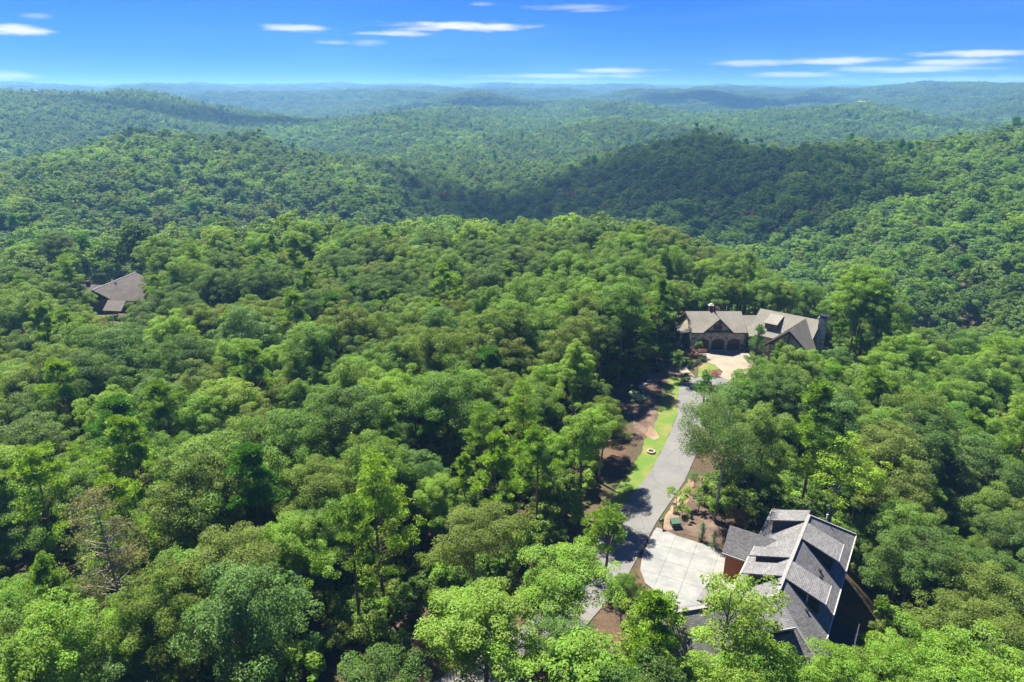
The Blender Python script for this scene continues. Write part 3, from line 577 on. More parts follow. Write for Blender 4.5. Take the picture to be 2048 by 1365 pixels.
for i, (u, v, r) in enumerate(((1281,776,.55),(1290,770,.45),(1276,790,.4),(1300,764,.5),(1286,784,.35))):
    x, y = ground_at(u, v); o = link('boulder', blob_rock(r, i), M['rock']); o.location = (x, y, r*.3-.03); o.rotation_euler = (0,0,i); tag(o, ('largest grey boulder at the edge of the dark mulch bed', 'middle-sized boulder beside the largest one on the mulch bed edge', 'low boulder at the tree side of the mulch bed edge', 'boulder at the footpath end of the mulch bed stones', 'smallest boulder on the mulch bed edge')[i], 'boulder', 'boulders edging the mulch bed')

# ------------------------------------------------------------------ foliage materials
def leaf_mat(name, cols, trans=.5, rough=.56, spec=.25, yel=(1.35, 1.25, .45)):
    m = bpy.data.materials.new(name); m.use_nodes = True; t = NT(m.node_tree); bs = t.n['Principled BSDF']; outn = t.n['Material Output']
    r = t.add('ShaderNodeObjectInfo').outputs['Random']
    c = t.ramp(r, [(i/(len(cols)-1) if len(cols) > 1 else 0, k) for i, k in enumerate(cols)])
    tone = t.add('ShaderNodeAttribute', attribute_name='tone').outputs['Fac']
    hsv = t.add('ShaderNodeHueSaturation', {'Hue': t.m('ADD', .49, t.m('MULTIPLY', tone, .02)), 'Saturation': 1., 'Value': t.m('ADD', .72, t.m('MULTIPLY', tone, .56)), 'Fac': 1., 'Color': c}).outputs[0]
    t.l.new(hsv, bs.inputs[0]); bs.inputs['Roughness'].default_value = rough; bs.inputs['Specular IOR Level'].default_value = spec
    tr = t.add('ShaderNodeBsdfTranslucent', {'Color': t.mix(1., hsv, yel, 'MULTIPLY')})
    mx = t.add('ShaderNodeMixShader', {0: trans, 1: bs.outputs[0], 2: tr.outputs[0]}); t.l.new(mx.outputs[0], outn.inputs[0]); return m
L = {
 'dark':  leaf_mat('leaf_dark_green', [(0.081,0.155,0.031), (0.098,0.185,0.038), (0.119,0.198,0.048)]),
 'mid':   leaf_mat('leaf_mid_green', [(0.116,0.229,0.034), (0.144,0.261,0.042), (0.173,0.276,0.052)]),
 'olive': leaf_mat('leaf_olive_green', [(0.128,0.208,0.034), (0.149,0.233,0.039), (0.160,0.220,0.049)]),
 'fresh': leaf_mat('leaf_fresh_green', [(0.165,0.304,0.035), (0.193,0.333,0.044), (0.226,0.348,0.052)]),
 'blue':  leaf_mat('leaf_blue_green', [(0.105,0.206,0.048), (0.124,0.228,0.058), (0.148,0.250,0.062)], yel=(1.1,1.15,.6)),
 'pine':  leaf_mat('needle_bright', [(0.177,0.322,0.027), (0.220,0.369,0.030), (0.140,0.263,0.026)], .3, .6, .2),
 'darkpine': leaf_mat('needle_deep', [(0.074,0.211,0.021), (0.090,0.228,0.022)], .3, .6, .2),
 'yellow': leaf_mat('leaf_yellow_green', [(0.25,0.39,0.03), (0.26,0.40,0.03)], .45),
 'greytwig': leaf_mat('needle_grey_green', [(0.20,0.215,0.08), (0.21,0.22,0.085)], .25, .7, .2),
 'rust':  leaf_mat('leaf_rust', [(0.170,0.100,0.035), (0.190,0.110,0.040)], .4),
 'purple': leaf_mat('leaf_purple', [(0.173,0.087,0.072), (0.181,0.098,0.078)], .3),
 'red':   leaf_mat('blossom_red', [(0.420,0.045,0.080), (0.400,0.050,0.090)], .3),
 'spruce': leaf_mat('needle_blue', [(0.223,0.332,0.184), (0.243,0.351,0.200)], .2, .7, .2),
 'haze':  leaf_mat('leaf_far', [(0.105,0.224,0.034), (0.148,0.265,0.043), (0.174,0.279,0.044), (0.124,0.255,0.052)]),
}

# ------------------------------------------------------------------ tree shapes
def unit(v): return v/np.maximum(np.linalg.norm(v, axis=1)[:, None], 1e-6)
def rdir(R_, n): return unit(R_.normal(size=(n, 3)))
def leaves_mesh(name, C, N, size, aspect, R_, tone):
    n = len(C); N = unit(N); t = unit(np.cross(N, rdir(R_, n))); bt = np.cross(N, t); sz = (size*R_.uniform(.65, 1.3, n))[:, None]*.5; wv = sz*aspect
    V = np.stack([C-t*sz, C+bt*wv-N*sz*.12, C+t*sz, C-bt*wv-N*sz*.12], 1).reshape(-1, 3)
    return V, np.arange(n*4).reshape(-1, 4), np.repeat(tone, 4)
def mesh_leaves(name, V, Fq, tone, mat):
    me = arr_mesh(name, V, Fq); at = me.attributes.new('tone', 'FLOAT', 'POINT'); at.data.foreach_set('value', np.asarray(tone, np.float32)); me.materials.append(mat); return me
def broad(seed, hgt=17., r=4.2, rz=4.9, ncl=140, leaf=.18, n=33000, sparse=1., top=0., flat=.62):
    """clump centres spread through a crown, each clump a ragged shell of leaf sprays; returns leaves and limb ends"""
    R_ = np.random.default_rng(seed); zc = hgt-rz
    r = r*1.14; nlob = int(R_.integers(5, 9)); la = R_.uniform(0, 6.283)+np.arange(nlob)*2.4; lr = r*R_.uniform(.40, .66, nlob)
    lc = np.stack([np.cos(la)*(r-lr)*R_.uniform(.55, 1.12, nlob), np.sin(la)*(r-lr)*R_.uniform(.55, 1.12, nlob), R_.uniform(-.5, .42, nlob)*rz], 1)
    lc[0] = (R_.normal()*.12*r, R_.normal()*.12*r, rz*.36); lr[0] = r*R_.uniform(.5, .66)                      # leading lobe
    j_ = R_.choice(nlob, ncl*3, p=lr**2/(lr**2).sum()); d = rdir(R_, ncl*3); ok_ = d[:, 2] > -.5; d = d[ok_][:ncl]; j_ = j_[ok_][:ncl]
    cc = lc[j_] + d*(lr[j_]*R_.uniform(.5, 1.2, len(d)))[:, None]*np.array([1, 1, rz/r*.82])
    taper = 1 - top*np.clip(cc[:, 2]/rz, 0, 1); cc[:, :2] *= taper[:, None]; cc[:, 2] = np.minimum(cc[:, 2], rz*.93)
    cr = r*R_.uniform(.09, .235, len(d))*(1 if ncl > 60 else 1.45); wt = cr**2; cnt = np.maximum(8, (n*wt/wt.sum()*sparse)).astype(int)
    Cs, Ns, Ts = [], [], []
    for c, q, k in zip(cc, cr, cnt):
        dd = rdir(R_, k); outw = unit(c[None]+np.array([[0, 0, 1.5]])); dd = unit(dd+outw*.3+np.array([[0, 0, .3]]))
        p = c + dd*q*np.array([1, 1, flat])*(R_.uniform(.35, 1.15, k)**.5)[:, None]
        Cs.append(p); Ns.append(dd*.7+np.array([0, 0, .4])+R_.normal(size=(k, 3))*.48); Ts.append(np.clip(R_.normal(.5, .2, k)+R_.normal(0, .18), 0, 1))
    C = np.concatenate(Cs); C[:, 2] += zc
    V, Fq, T = leaves_mesh('crown', C, np.concatenate(Ns), leaf, .62, R_, np.concatenate(Ts))
    return V, Fq, T, cc+np.array([0, 0, zc]), zc
def branch_mesh(name, seed, hgt, ends, mat, tr=.26, nl=12, bend=.5, split=.32, n=7):
    R_ = random.Random(seed); mb = MB(); pts = []; bx, by = R_.uniform(-bend, bend), R_.uniform(-bend, bend)
    for i in range(7): t = i/6; pts.append((bx*math.sin(t*2.6)*.8, by*math.sin(t*2.1)*.8, hgt*.9*t-.5))
    rd = [tr*(1.25 if i == 0 else 1)*(1-.86*(i/6)) for i in range(7)]; mb.tube(pts, rd, n)
    E_ = list(ends); R_.shuffle(E_)
    for e in E_[:nl]:
        t0 = min(.88, max(split, (e[2]-R_.uniform(1.5, 3.2))/(hgt*.9))); i = min(5, int(t0*6)); ff = t0*6-i
        a = Vector(pts[i]).lerp(Vector(pts[i+1]), ff); e = Vector(e); m_ = a.lerp(e, .5)+Vector((0, 0, -.25+R_.random()*.7)); rr0 = tr*.42*(1-.6*t0)
        mb.tube([a, m_, e], [rr0, rr0*.62, rr0*.2], 5)
        for _ in range(2):
            q = m_.lerp(e, R_.uniform(.1, .6)); mb.tube([q, q+Vector((R_.uniform(-1,1), R_.uniform(-1,1), R_.uniform(.1,.8)))], [rr0*.35, rr0*.1], 4)
    me = mb.mesh(name); me.materials.append(mat); return me
def pine(seed, hgt=18., r=3.2, n=12000, clear=.45, nb=34, tuft=.62, leaf=.34, droop=0., flat=.6):
    """whorled limbs ending in tufts of needles"""
    R_ = np.random.default_rng(seed); Cs, Ns, Ts, ends = [], [], [], []
    zs = hgt*(clear+(1-clear)*np.sort(R_.uniform(0, 1, nb)**.85)); tw = []
    for z in zs:
        f_ = (z/hgt-clear)/(1-clear); ln = r*(1.0-.72*f_**1.6)*R_.uniform(.55, 1.1)*(.55+.45*min(1, f_*3+.3)); a = R_.uniform(0, 6.283)
        e = np.array([math.cos(a)*ln, math.sin(a)*ln, z+ln*(.28-droop)]); ends.append((e, z))
        for k in range(R_.integers(3, 6)):
            q = e*np.array([1, 1, 0])*R_.uniform(.45, 1.08)+np.array([0, 0, z+(e[2]-z)*R_.uniform(.5, 1.1)])+R_.normal(size=3)*np.array([.45, .45, .18])*ln*.35; tw.append(q)
    tw = np.array(tw + [np.array([0, 0, hgt-.3])+R_.normal(size=3)*.35 for _ in range(6)]); per = max(6, n//len(tw))
    for q in tw:
        dd = rdir(R_, per); dd = unit(dd+np.array([0, 0, .45])); rad_ = tuft*R_.uniform(.7, 1.25)
        Cs.append(q+dd*np.array([1, 1, flat])*rad_*(R_.uniform(.2, 1, per)**.5)[:, None]); Ns.append(np.cross(dd, rdir(R_, per))); Ts.append(np.clip(R_.normal(.5, .18, per)+R_.normal(0, .15), 0, 1))
    V, Fq, T = leaves_mesh('crown', np.concatenate(Cs), np.concatenate(Ns), leaf, .26, R_, np.concatenate(Ts))
    return V, Fq, T, ends, hgt
def pine_trunk(name, seed, hgt, ends, mat, tr=.22, clear=.45):
    R_ = random.Random(seed); mb = MB(); bx, by = R_.uniform(-.35, .35), R_.uniform(-.35, .35)
    pts = [(bx*math.sin(i*.5), by*math.sin(i*.4), hgt*i/6*.98-.5) for i in range(7)]; mb.tube(pts, [tr*(1-.85*i/6) for i in range(7)], 7)
    for e, z in ends: mb.tube([(bx*math.sin(z/hgt*3), by*math.sin(z/hgt*2.4), z-.4), tuple(e)], [tr*.24, tr*.06], 4)
    me = mb.mesh(name); me.materials.append(mat); return me

KIND = {}     # name -> list of (crown mesh, trunk mesh), height, radius
def add_broad(k, mat, specs, bark='bark', **kw):
    for sd, hgt, r, rz in specs:
        V, Fq, T, ends, zc = broad(sd, hgt, r, rz, **kw)
        KIND.setdefault(k, []).append((mesh_leaves('crown', V, Fq, T, L[mat]), branch_mesh('trunk', sd, hgt, ends, M[bark], tr=.2+.004*hgt), hgt, r))
def add_pine(k, mat, specs, bark='pine_bark', **kw):
    for sd, hgt, r in specs:
        V, Fq, T, ends, _ = pine(sd, hgt, r, **kw)
        KIND.setdefault(k, []).append((mesh_leaves('crown', V, Fq, T, L[mat]), pine_trunk('trunk', sd, hgt, ends, M[bark]), hgt, r))
add_broad('dark', 'dark', [(11,17,4.4,5.0), (12,16,4.0,4.9)])
add_broad('mid', 'mid', [(21,17,4.3,5.0), (22,16,4.6,4.7), (23,18,4.1,5.4)])
add_broad('olive', 'olive', [(31,16.5,4.4,4.8), (32,17,4.0,5.0)])
add_broad('fresh', 'fresh', [(41,16,3.9,5.0), (42,17,4.2,5.4)])
add_broad('blue', 'blue', [(51,16.5,4.5,5.2)], ncl=150, n=28000, leaf=.2)
add_broad('poplar', 'fresh', [(61,20,3.7,7.2)], top=.45, ncl=130)
add_broad('yellow', 'yellow', [(71,14,4.0,4.9)], bark='pale_bark', n=14000, ncl=90)
add_broad('open', 'fresh', [(81,17,3.9,6.4), (82,12,2.9,4.8)], n=9000, ncl=90, leaf=.22)
add_broad('bigoak', 'dark', [(91,18.5,6.2,7.0)], bark='pale_bark', n=34000, ncl=170)
add_pine('pine', 'pine', [(101,18,3.2), (102,17,3.6)])
add_pine('roadpine', 'pine', [(104,11,3.3)], clear=.35, nb=24, n=8000)
add_pine('darkpine', 'darkpine', [(111,17,3.0)], clear=.62, nb=26, tuft=.7)
add_pine('openpine', 'pine', [(121,17.5,3.6)], clear=.5, nb=22, n=6500)
add_pine('feather', 'pine', [(131,18,4.2)], clear=.3, nb=60, tuft=.75, flat=.22, droop=.18, n=13000, leaf=.3)
add_pine('greytree', 'greytwig', [(141,20,5.2)], bark='twig', clear=.14, nb=130, tuft=.6, flat=.2, droop=.34, n=17000, leaf=.22)
add_pine('smallpine', 'darkpine', [(151,7.5,1.7)], clear=.45, nb=16, n=3500, tuft=.5)
add_broad('small', 'mid', [(161,8,2.5,3.0), (162,7,2.2,2.6)], n=6000, ncl=64)
add_broad('rust', 'rust', [(171,7,2.2,2.4)], n=4500, ncl=62)
add_pine('cedar', 'darkpine', [(181,7,1.7)], clear=.05, nb=40, tuft=.5, n=7000, leaf=.2)
add_pine('sapling', 'spruce', [(191,2.8,.85)], clear=.03, nb=34, tuft=.26, n=3500, leaf=.12)

# ------------------------------------------------------------------ placing trees
def proj(x, y, z):
    q = np.array([x, y, z-CAMZ]); F_ = np.array([0, math.cos(PITCH), -math.sin(PITCH)]); U_ = np.array([0, math.sin(PITCH), math.cos(PITCH)]); d = q@F_
    return 1024+FPX*q[0]/d, 682.5-FPX*(q@U_)/d, d
def inside(P, x, y):
    r = False
    for (x0, y0), (x1, y1) in zip(P, P[1:]+P[:1]):
        if (y0 > y) != (y1 > y) and x < (x1-x0)*(y-y0)/(y1-y0)+x0: r = not r
    return r
# places the photograph shows open: a crown may not stand between them and the drone
OPEN = [[(1285,770),(1340,720),(1400,705),(1436,745),(1385,800),(1372,860),(1358,920),(1345,990),(1310,1062),(1285,1050),(1200,1120),(1170,1125),(1255,990),(1288,930),(1282,860)],
        [(1385,626),(1510,622),(1640,637),(1628,672),(1600,690),(1540,692),(1482,700),(1482,722),(1440,745),(1400,706),(1385,690)],
        [(1300,1062),(1450,1098),(1470,1050),(1520,1060),(1540,1018),(1620,1026),(1716,1066),(1690,1180),(1650,1290),(1560,1260),(1550,1200),(1440,1130),(1350,1200),(1300,1120)],
        [(168,578),(205,570),(272,543),(294,566),(264,605),(252,640),(214,640),(192,604)],
        [(1110,1095),(1190,1075),(1160,1140),(1075,1210),(1045,1195),(1085,1130)], [(860,1362),(938,1342),(915,1315),(840,1335)], [(1695,1180),(1745,1240),(1785,1310),(1725,1300),(1690,1270)]]
SAMP = [[(u, v) for u in range(int(min(p[0] for p in P)), int(max(p[0] for p in P)), 9) for v in range(int(min(p[1] for p in P)), int(max(p[1] for p in P)), 9) if inside(P, u, v)] for P in OPEN]
SAMP = np.array([s for L_ in SAMP for s in L_]); SAMPD = []
gpt = np.array([ground_at(u, v, 0) for u, v in SAMP]); SAMPD = np.hypot(gpt[:, 0], gpt[:, 1])
def blocks(x, y, z, hgt, r):
    """share of the open places' samples that this crown would cover"""
    u, v, d = proj(x, y, z+hgt*.70)
    if d < 5: return False
    a = FPX*r*.92/d; bq = FPX*hgt*.30/d*1.02
    m_ = ((SAMP[:, 0]-u)/a)**2 + ((SAMP[:, 1]-v)/bq)**2 < 1
    return bool((m_ & (SAMPD > math.hypot(x, y)-2)).sum() > 1)
HOUSE_RECT = [((HO+HA*11), 12.5, 6.2, HA), ]
def blocked_ground(x, y):
    if np.hypot(ROAD_S[:, 0]-x, ROAD_S[:, 1]-y).min() < 5.2: return True
    q = np.array([x, y])-HO; s_, l_ = q@HA, q@HN
    if -2.5 < s_ < 31 and -8.5 < l_ < 8: return True
    if 15 < s_ < 32 and -3 < l_ < 14: return True
    if inside(drive, x, y) or inside(drive2, x, y) or inside(lawn, x, y): return True
    if 34 < x < 66 and 122 < y < 146: return True
    if -124 < x < -90 and 156 < y < 194: return True
    if -138 < x < -98 and 184 < y < 212: return True
    if 76 < y < 118 and 0 < np.interp(y, [p[1] for p in ROAD_L], [p[0] for p in ROAD_L])-x < (13. if y > 97 else 12. if y > 86 else 6.): return True
    return False
TREES = []        # kind, variant, x, y, z, scale, rot, label
def put(kind, x, y, hgt, label=None, group=None, var=None, cat=None, name=None, rot=None):
    vs = KIND[kind]; var = random.randrange(len(vs)) if var is None else var
    TREES.append([kind, var, x, y, gz(x, y)-.1, hgt/vs[var][2], random.uniform(0, 6.283) if rot is None else rot, label, group, cat, name])
def at_top(u, v, y):   # x and height of a tree at forward distance y whose top shows at that pixel
    d = pix_dir(u, v); t = y/d.y; x = d.x*t; return x, y, CAMZ + d.z*t - gz(x, y)
def feat(kind, u, v, y, label, group=None, var=None, cat='tree', name='broadleaf_tree', dx=0, rs=1.):
    x, y, hh = at_top(u, v, y); put(kind, x+dx, y, hh, label, group, var, cat, name); TREES[-1].append(rs)
P_ = 'pine_tree'
feat('roadpine', 1214, 1018, 62.5, 'bright yellow-green pine leaning over lane beside the white drive', cat='pine', name=P_)
feat('fresh', 1132, 1108, 51.5, 'tall pale green tree between lane and gravel strip', var=1, rs=1.6)
feat('fresh', 965, 1192, 45.0, 'broad light green tree standing alone at the bend of the lane', var=0, rs=1.35)
feat('open', 1175, 1288, 39.5, 'low yellow-green tree top below the lane bend', var=1, rs=1.5)
feat('open', 1470, 1128, 43.0, 'tall open-crowned light green tree rising before the grey shingled garage roof', var=0)
feat('open', 1320, 1172, 47.5, 'slim open light green tree beside the garage wing gable', var=1)
feat('mid', 1250, 1146, 55.5, 'green tree in the strip of soil between lane and white drive', var=1, rs=.95)
feat('bigoak', 1458, 782, 74.0, 'big dark oak-like tree with pale forked trunk beside the lane', rs=.86)
feat('mid', 1540, 800, 76.0, 'dark green tree with pale slender trunk between forked tree and tall pine', var=2)
feat('pine', 1640, 776, 76.5, 'tall straight pine rising just behind the grey shingled house', cat='pine', name=P_, var=0)
feat('yellow', 1690, 863, 73.5, 'yellow-leaved tree with white trunk behind the grey shingled house')
feat('rust', 1482, 1012, 70.5, 'small rusty olive tree behind the cedar entry wing')
feat('smallpine', 1416, 752, 100, 'small slim pine at the lane edge before the stone house', cat='pine', name=P_)
feat('poplar', 1152, 678, 92, 'pointed bright green poplar-like tree among darker crowns')
feat('dark', 1205, 632, 110, 'large dark grey-green tree above the mulch bed', var=0, rs=.85)
feat('dark', 1185, 752, 92, 'rounded dark olive tree leaning toward the grass strip', var=1)
feat('olive', 1205, 800, 83, 'olive green tree overhanging the roadside grass', var=0)
feat('feather', 1045, 765, 79, 'tallest feathery bright pine in the clump beside the lane', cat='pine', name=P_)
feat('feather', 960, 812, 76, 'broad feathery yellow-green pine in the clump beside the lane', cat='pine', name=P_)
feat('pine', 1075, 860, 70, 'narrow bright pine at the road side of the pine clump', cat='pine', name=P_)
feat('pine', 990, 870, 66, 'bright pine with bare lower trunk below the feathery pines', cat='pine', name=P_)
feat('greytree', 185, 985, 50, 'tall ragged grey-brown conifer with drooping thin branches', cat='conifer', name='conifer_tree')
feat('blue', 480, 1122, 43, 'dense rounded blue-green tree beside the ragged grey conifer', var=0)
feat('darkpine', 497, 896, 63, 'deep green flat-topped pine above lighter crowns', cat='pine', name=P_)
feat('openpine', 690, 1000, 53, 'open yellow-green pine with bare crooked branches', cat='pine', name=P_)
feat('feather', 745, 915, 58, 'soft yellow-green conifer behind the open crooked pine', cat='conifer', name='conifer_tree')
feat('openpine', 60, 890, 62, 'pale green pine with dark bare trunk near the ragged conifer', cat='pine', name=P_)
feat('pine', 245, 838, 70, 'wide bright green pine behind the ragged grey conifer', cat='pine', name=P_, var=1)
feat('pine', 225, 960, 57, 'pale needled pine top showing over the ragged grey conifer', cat='pine', name=P_, var=1)
feat('pine', 500, 695, 98, 'bright green pine standing above the olive canopy', cat='pine', name=P_, var=1)
feat('pine', 115, 725, 90, 'low bright pine top in the olive canopy below the brown roof', cat='pine', name=P_, var=1)
feat('fresh', 35, 483, 190, 'bright yellow-green rounded tree uphill of the brown roofed house', var=0)
feat('dark', 112, 462, 196, 'tall dark green tree uphill of the brown roofed house', var=0)
feat('mid', 168, 578, 160, 'green tree hiding the gable wall of the brown roofed house', var=1)
feat('olive', 212, 630, 150, 'olive tree standing below the pale porch roof of the brown roofed house', var=0)
feat('mid', 288, 596, 164, 'green tree covering one eave corner of the brown roofed house', var=0)
feat('pine', 1685, 640, 124, 'bright green bushy pine beside the stone chimney', cat='pine', name=P_, var=1)
feat('cedar', 1519, 652, 128.0, 'dark conical evergreen before the stone house main roof', cat='evergreen', name='evergreen_tree')
feat('small', 1398, 678, 131.5, 'small lime green tree at the corner of the arched garage', var=1)
feat('small', 1360, 698, 122, 'small round green tree beside the flagstone footpath', var=0)
for u, v, l in ((1402,1046,'taller blue-green spruce sapling in mulch beside the white drive'), (1425,1062,'shorter blue-green spruce sapling in mulch beside the cedar entry')):
    x, y = ground_at(u, v+33); put('sapling', x, y, 2.6 if u < 1410 else 2.2, l, None, 0, 'sapling', 'spruce_sapling')
for q_, (u, v, y, vr) in enumerate(((1450,1330,38,0), (1530,1290,41,0), (1600,1300,40,1), (1720,1300,41,0), (1850,1282,43,1), (1905,1300,42,0), (1960,1290,42,1), (2020,1310,41,1))):
    feat('fresh', u, v, y, 'first second third fourth fifth sixth seventh eighth ninth'.split()[q_]+' light green tree top below the grey shingled house, counted from the gravel strip', 'light trees below the shingled house', vr)
for i, (x, y) in enumerate(((37,147.5),(41,148),(45,147.2),(49,148.4),(53,147.5),(57,146.6),(61,146.4),(65,144),(67.5,139),(39,151.5),(47,152),(55,151.5),(63,150))):
    put('mid' if i % 3 else 'olive', x, y, random.uniform(10.5, 13.5), ('first second third fourth fifth sixth seventh eighth ninth'.split()[i] + ' low green tree close behind the stone house, counted from the garage side' if i < 9 else 'first second third fourth'.split()[i-9] + ' green tree of the outer row behind the stone house, counted from the garage side'), 'trees behind the stone house', None, 'tree', 'broadleaf_tree')
for q_, (u, v, y, k, vr) in enumerate(((1392,945,82,'small',0), (1432,985,77,'small',1), (1500,945,80,'small',0), (1560,975,77,'small',1), (1522,905,84,'small',0), (1610,945,80,'small',1), (1400,985,76,'small',1), (1580,900,86,'small',0))):
    feat(k, u, v, y, 'first fourth sixth seventh fifth eighth second third'.split()[q_]+' small bushy tree out from the mailbox, behind the cedar entry wing', 'small trees behind the cedar entry', vr)
featured = len(TREES)
# featured crowns stay in view: others may not stand between them and the drone
for t_ in TREES:
    if t_[0] in ('greytree', 'blue', 'openpine', 'roadpine', 'yellow', 'bigoak', 'darkpine', 'pine', 'feather', 'poplar', 'cedar', 'sapling') and t_[8] is None:
        hh = KIND[t_[0]][t_[1]][2]*t_[5]; D_ = math.hypot(t_[2], t_[3])
        for fz in (.6, .72, .84, .94):
            for k_ in (-.5, 0, .5):
                u_, v_, _ = proj(t_[2]+k_*KIND[t_[0]][t_[1]][3]*t_[5], t_[3], t_[4]+hh*fz); SAMP = np.vstack([SAMP, [u_, v_]]); SAMPD = np.append(SAMPD, D_-1)
LAND = [('grey shingled house',31,58),('stone house',50,138),('brown roofed house',-104,174),('mailbox',18.9,72.1),('stone ring planter',21,91),('three arched garage doors',43,130),('red flowering shrub',24,119),('white marker post',4,66)]
SHORT = {'bright yellow-green pine leaning':'leaning roadside pine','tall pale green':'pale tree by the gravel strip','broad light green':'broad light tree at the lane bend','low yellow-green':'low yellow-green tree at the lane bend','tall open-crowned':'tall open-crowned tree before the garage roof','slim open':'slim tree by the garage gable',
 'big dark oak':'big fork-trunked tree','dark green tree with pale':'slender pale-trunked tree','tall straight pine':'tall straight pine','yellow-leaved':'yellow-leaved tree','small rusty':'small rusty tree by the cedar entry','small slim pine':'small slim pine','pointed bright':'pointed poplar-like tree','large dark grey':'large dark tree above the mulch bed',
 'rounded dark':'rounded dark olive tree by the grass strip','olive green tree overhanging':'olive tree overhanging the grass strip','tallest feathery':'tallest feathery pine','broad feathery':'broad feathery pine','narrow bright':'narrow bright pine by the lane','bright pine with bare':'bare-trunked bright pine','tall ragged':'ragged grey conifer',
 'dense rounded blue':'dense blue-green round tree','deep green flat':'deep green flat-topped pine','open yellow-green pine':'open crooked pine','soft yellow':'soft yellow-green conifer','pale green pine':'pale pine with dark trunk','wide bright':'wide bright pine','pale needled':'pale needled pine','bright green pine standing':'lone pine above the olive canopy',
 'low bright pine':'low bright pine below the brown roof','bright yellow-green rounded':'yellow-green tree uphill of the brown roof','tall dark green tree uphill':'tall dark tree uphill of the brown roof','bright green bushy':'bushy pine by the stone chimney','dark conical':'dark conical evergreen','small lime':'lime green tree by the garage','small round':'small round tree by the footpath'}
for t_ in TREES:
    for k_, v_ in SHORT.items():
        if t_[7].startswith(k_): LAND.append((v_, t_[2], t_[3])); break
ORD = 'first second third fourth fifth sixth seventh eighth ninth tenth eleventh twelfth thirteenth fourteenth fifteenth sixteenth seventeenth eighteenth nineteenth twentieth'.split()
desc = {'dark': 'dark green broadleaf tree', 'mid': 'mid green broadleaf tree', 'olive': 'olive green broadleaf tree', 'fresh': 'light green broadleaf tree', 'blue': 'blue-green dense broadleaf tree', 'poplar': 'pointed light green broadleaf tree',
        'pine': 'bright needled pine', 'feather': 'feathery layered pine', 'darkpine': 'deep green flat-topped pine', 'rust': 'small rusty broadleaf tree', 'small': 'small bushy broadleaf tree'}
R2 = np.random.default_rng(5)
def hexgrid(sp, dmax, dmin, thmax, jit=.32):
    n = int(dmax/sp)+2; i, j = np.meshgrid(np.arange(-n, n+1), np.arange(-4, int(dmax/(sp*.866))+2)); x = (i+(j % 2)*.5)*sp; y = j*sp*.866
    x = x+R2.uniform(-jit, jit, x.shape)*sp; y = y+R2.uniform(-jit, jit, y.shape)*sp; x, y = x.ravel(), y.ravel(); D = np.hypot(x, y)
    m_ = (D < dmax) & (D >= dmin) & (np.abs(np.arctan2(x, y)) < thmax); return x[m_], y[m_]
def pick(x, y):
    v = vnoise(np.array([x/38.]), np.array([y/38.]))[0]+vnoise(np.array([x/13.+40]), np.array([y/13.]))[0]*.8+R2.normal()*.16
    q = R2.random()
    if q < .07: return 'pine'
    if q < .10: return 'feather'
    if q < .115: return 'darkpine'
    if q < .135: return 'poplar'
    if q < .175: return 'blue'
    if v < -.22: return 'dark'
    if v < .0: return 'olive' if R2.random() < .6 else 'mid'
    if v < .18: return 'mid' if R2.random() < .7 else 'olive'
    return 'fresh' if R2.random() < .6 else 'mid'
NEAR = 205.
hx, hy = hexgrid(5.9, NEAR, 30, 1.0); fx = np.array([t[2] for t in TREES]); fy = np.array([t[3] for t in TREES]); fk = [t[0] for t in TREES]
fr = np.array([KIND[t[0]][t[1]][3]*t[5]*.72 if t[0] not in ('sapling','smallpine') else 1.2 for t in TREES])
order = np.argsort(np.hypot(hx, hy))
for i in order:
    x, y = float(hx[i]), float(hy[i])
    if blocked_ground(x, y) or (np.hypot(fx-x, fy-y) < fr+2.2).any(): continue
    k = pick(x, y); hgt = float(np.clip(R2.normal(15.3, 2.6), 10, 21)); z = gz(x, y); ok = False
    for hh in (hgt, hgt*.75, 7., 4.5):
        if hh < 9: k = 'small'
        r = max(v[3]/v[2] for v in KIND[k])*hh
        if not blocks(x, y, z, hh, r): ok = True; break
    if not ok: continue
    put(k, x, y, hh)
# those that show largest become trees of their own, the rest join the forest
pr = []
for i, t in enumerate(TREES):
    hh = KIND[t[0]][t[1]][2]*t[5]; u, v, d = proj(t[2], t[3], t[4]+hh*.75); vis = d > 8 and -110 < u < 2158 and -60 < v < 1450
    pr.append((0 if i < featured else (1 if vis else 2), d))
order = sorted(range(len(TREES)), key=lambda i: pr[i])
NAMES = {}; near_ = {}
for i, t_ in enumerate(TREES):
    if i < featured: continue
    q_ = min(LAND, key=lambda l: math.hypot(l[1]-t_[2], l[2]-t_[3])); hh = KIND[t_[0]][t_[1]][2]*t_[5]
    size = '' if t_[0] in ('small', 'rust') else ('tall ' if hh > 17.5 else 'low ' if hh < 13 else '')
    near_.setdefault((size+desc[t_[0]], q_[0]), []).append((math.hypot(q_[1]-t_[2], q_[2]-t_[3]), i))
for (d_, l_), v_ in near_.items():
    for k_, (_, i) in enumerate(sorted(v_)):
        NAMES[i] = ((d_+' beside the '+l_) if len(v_) == 1 else ORD[min(k_, 19)]+' '+d_+' out from the '+l_, d_+'s around the '+l_)
cap = {'tree': 262, 'pine': 60}; cnt = {'tree': 0, 'pine': 0}; FOREST = []; nthing = 0
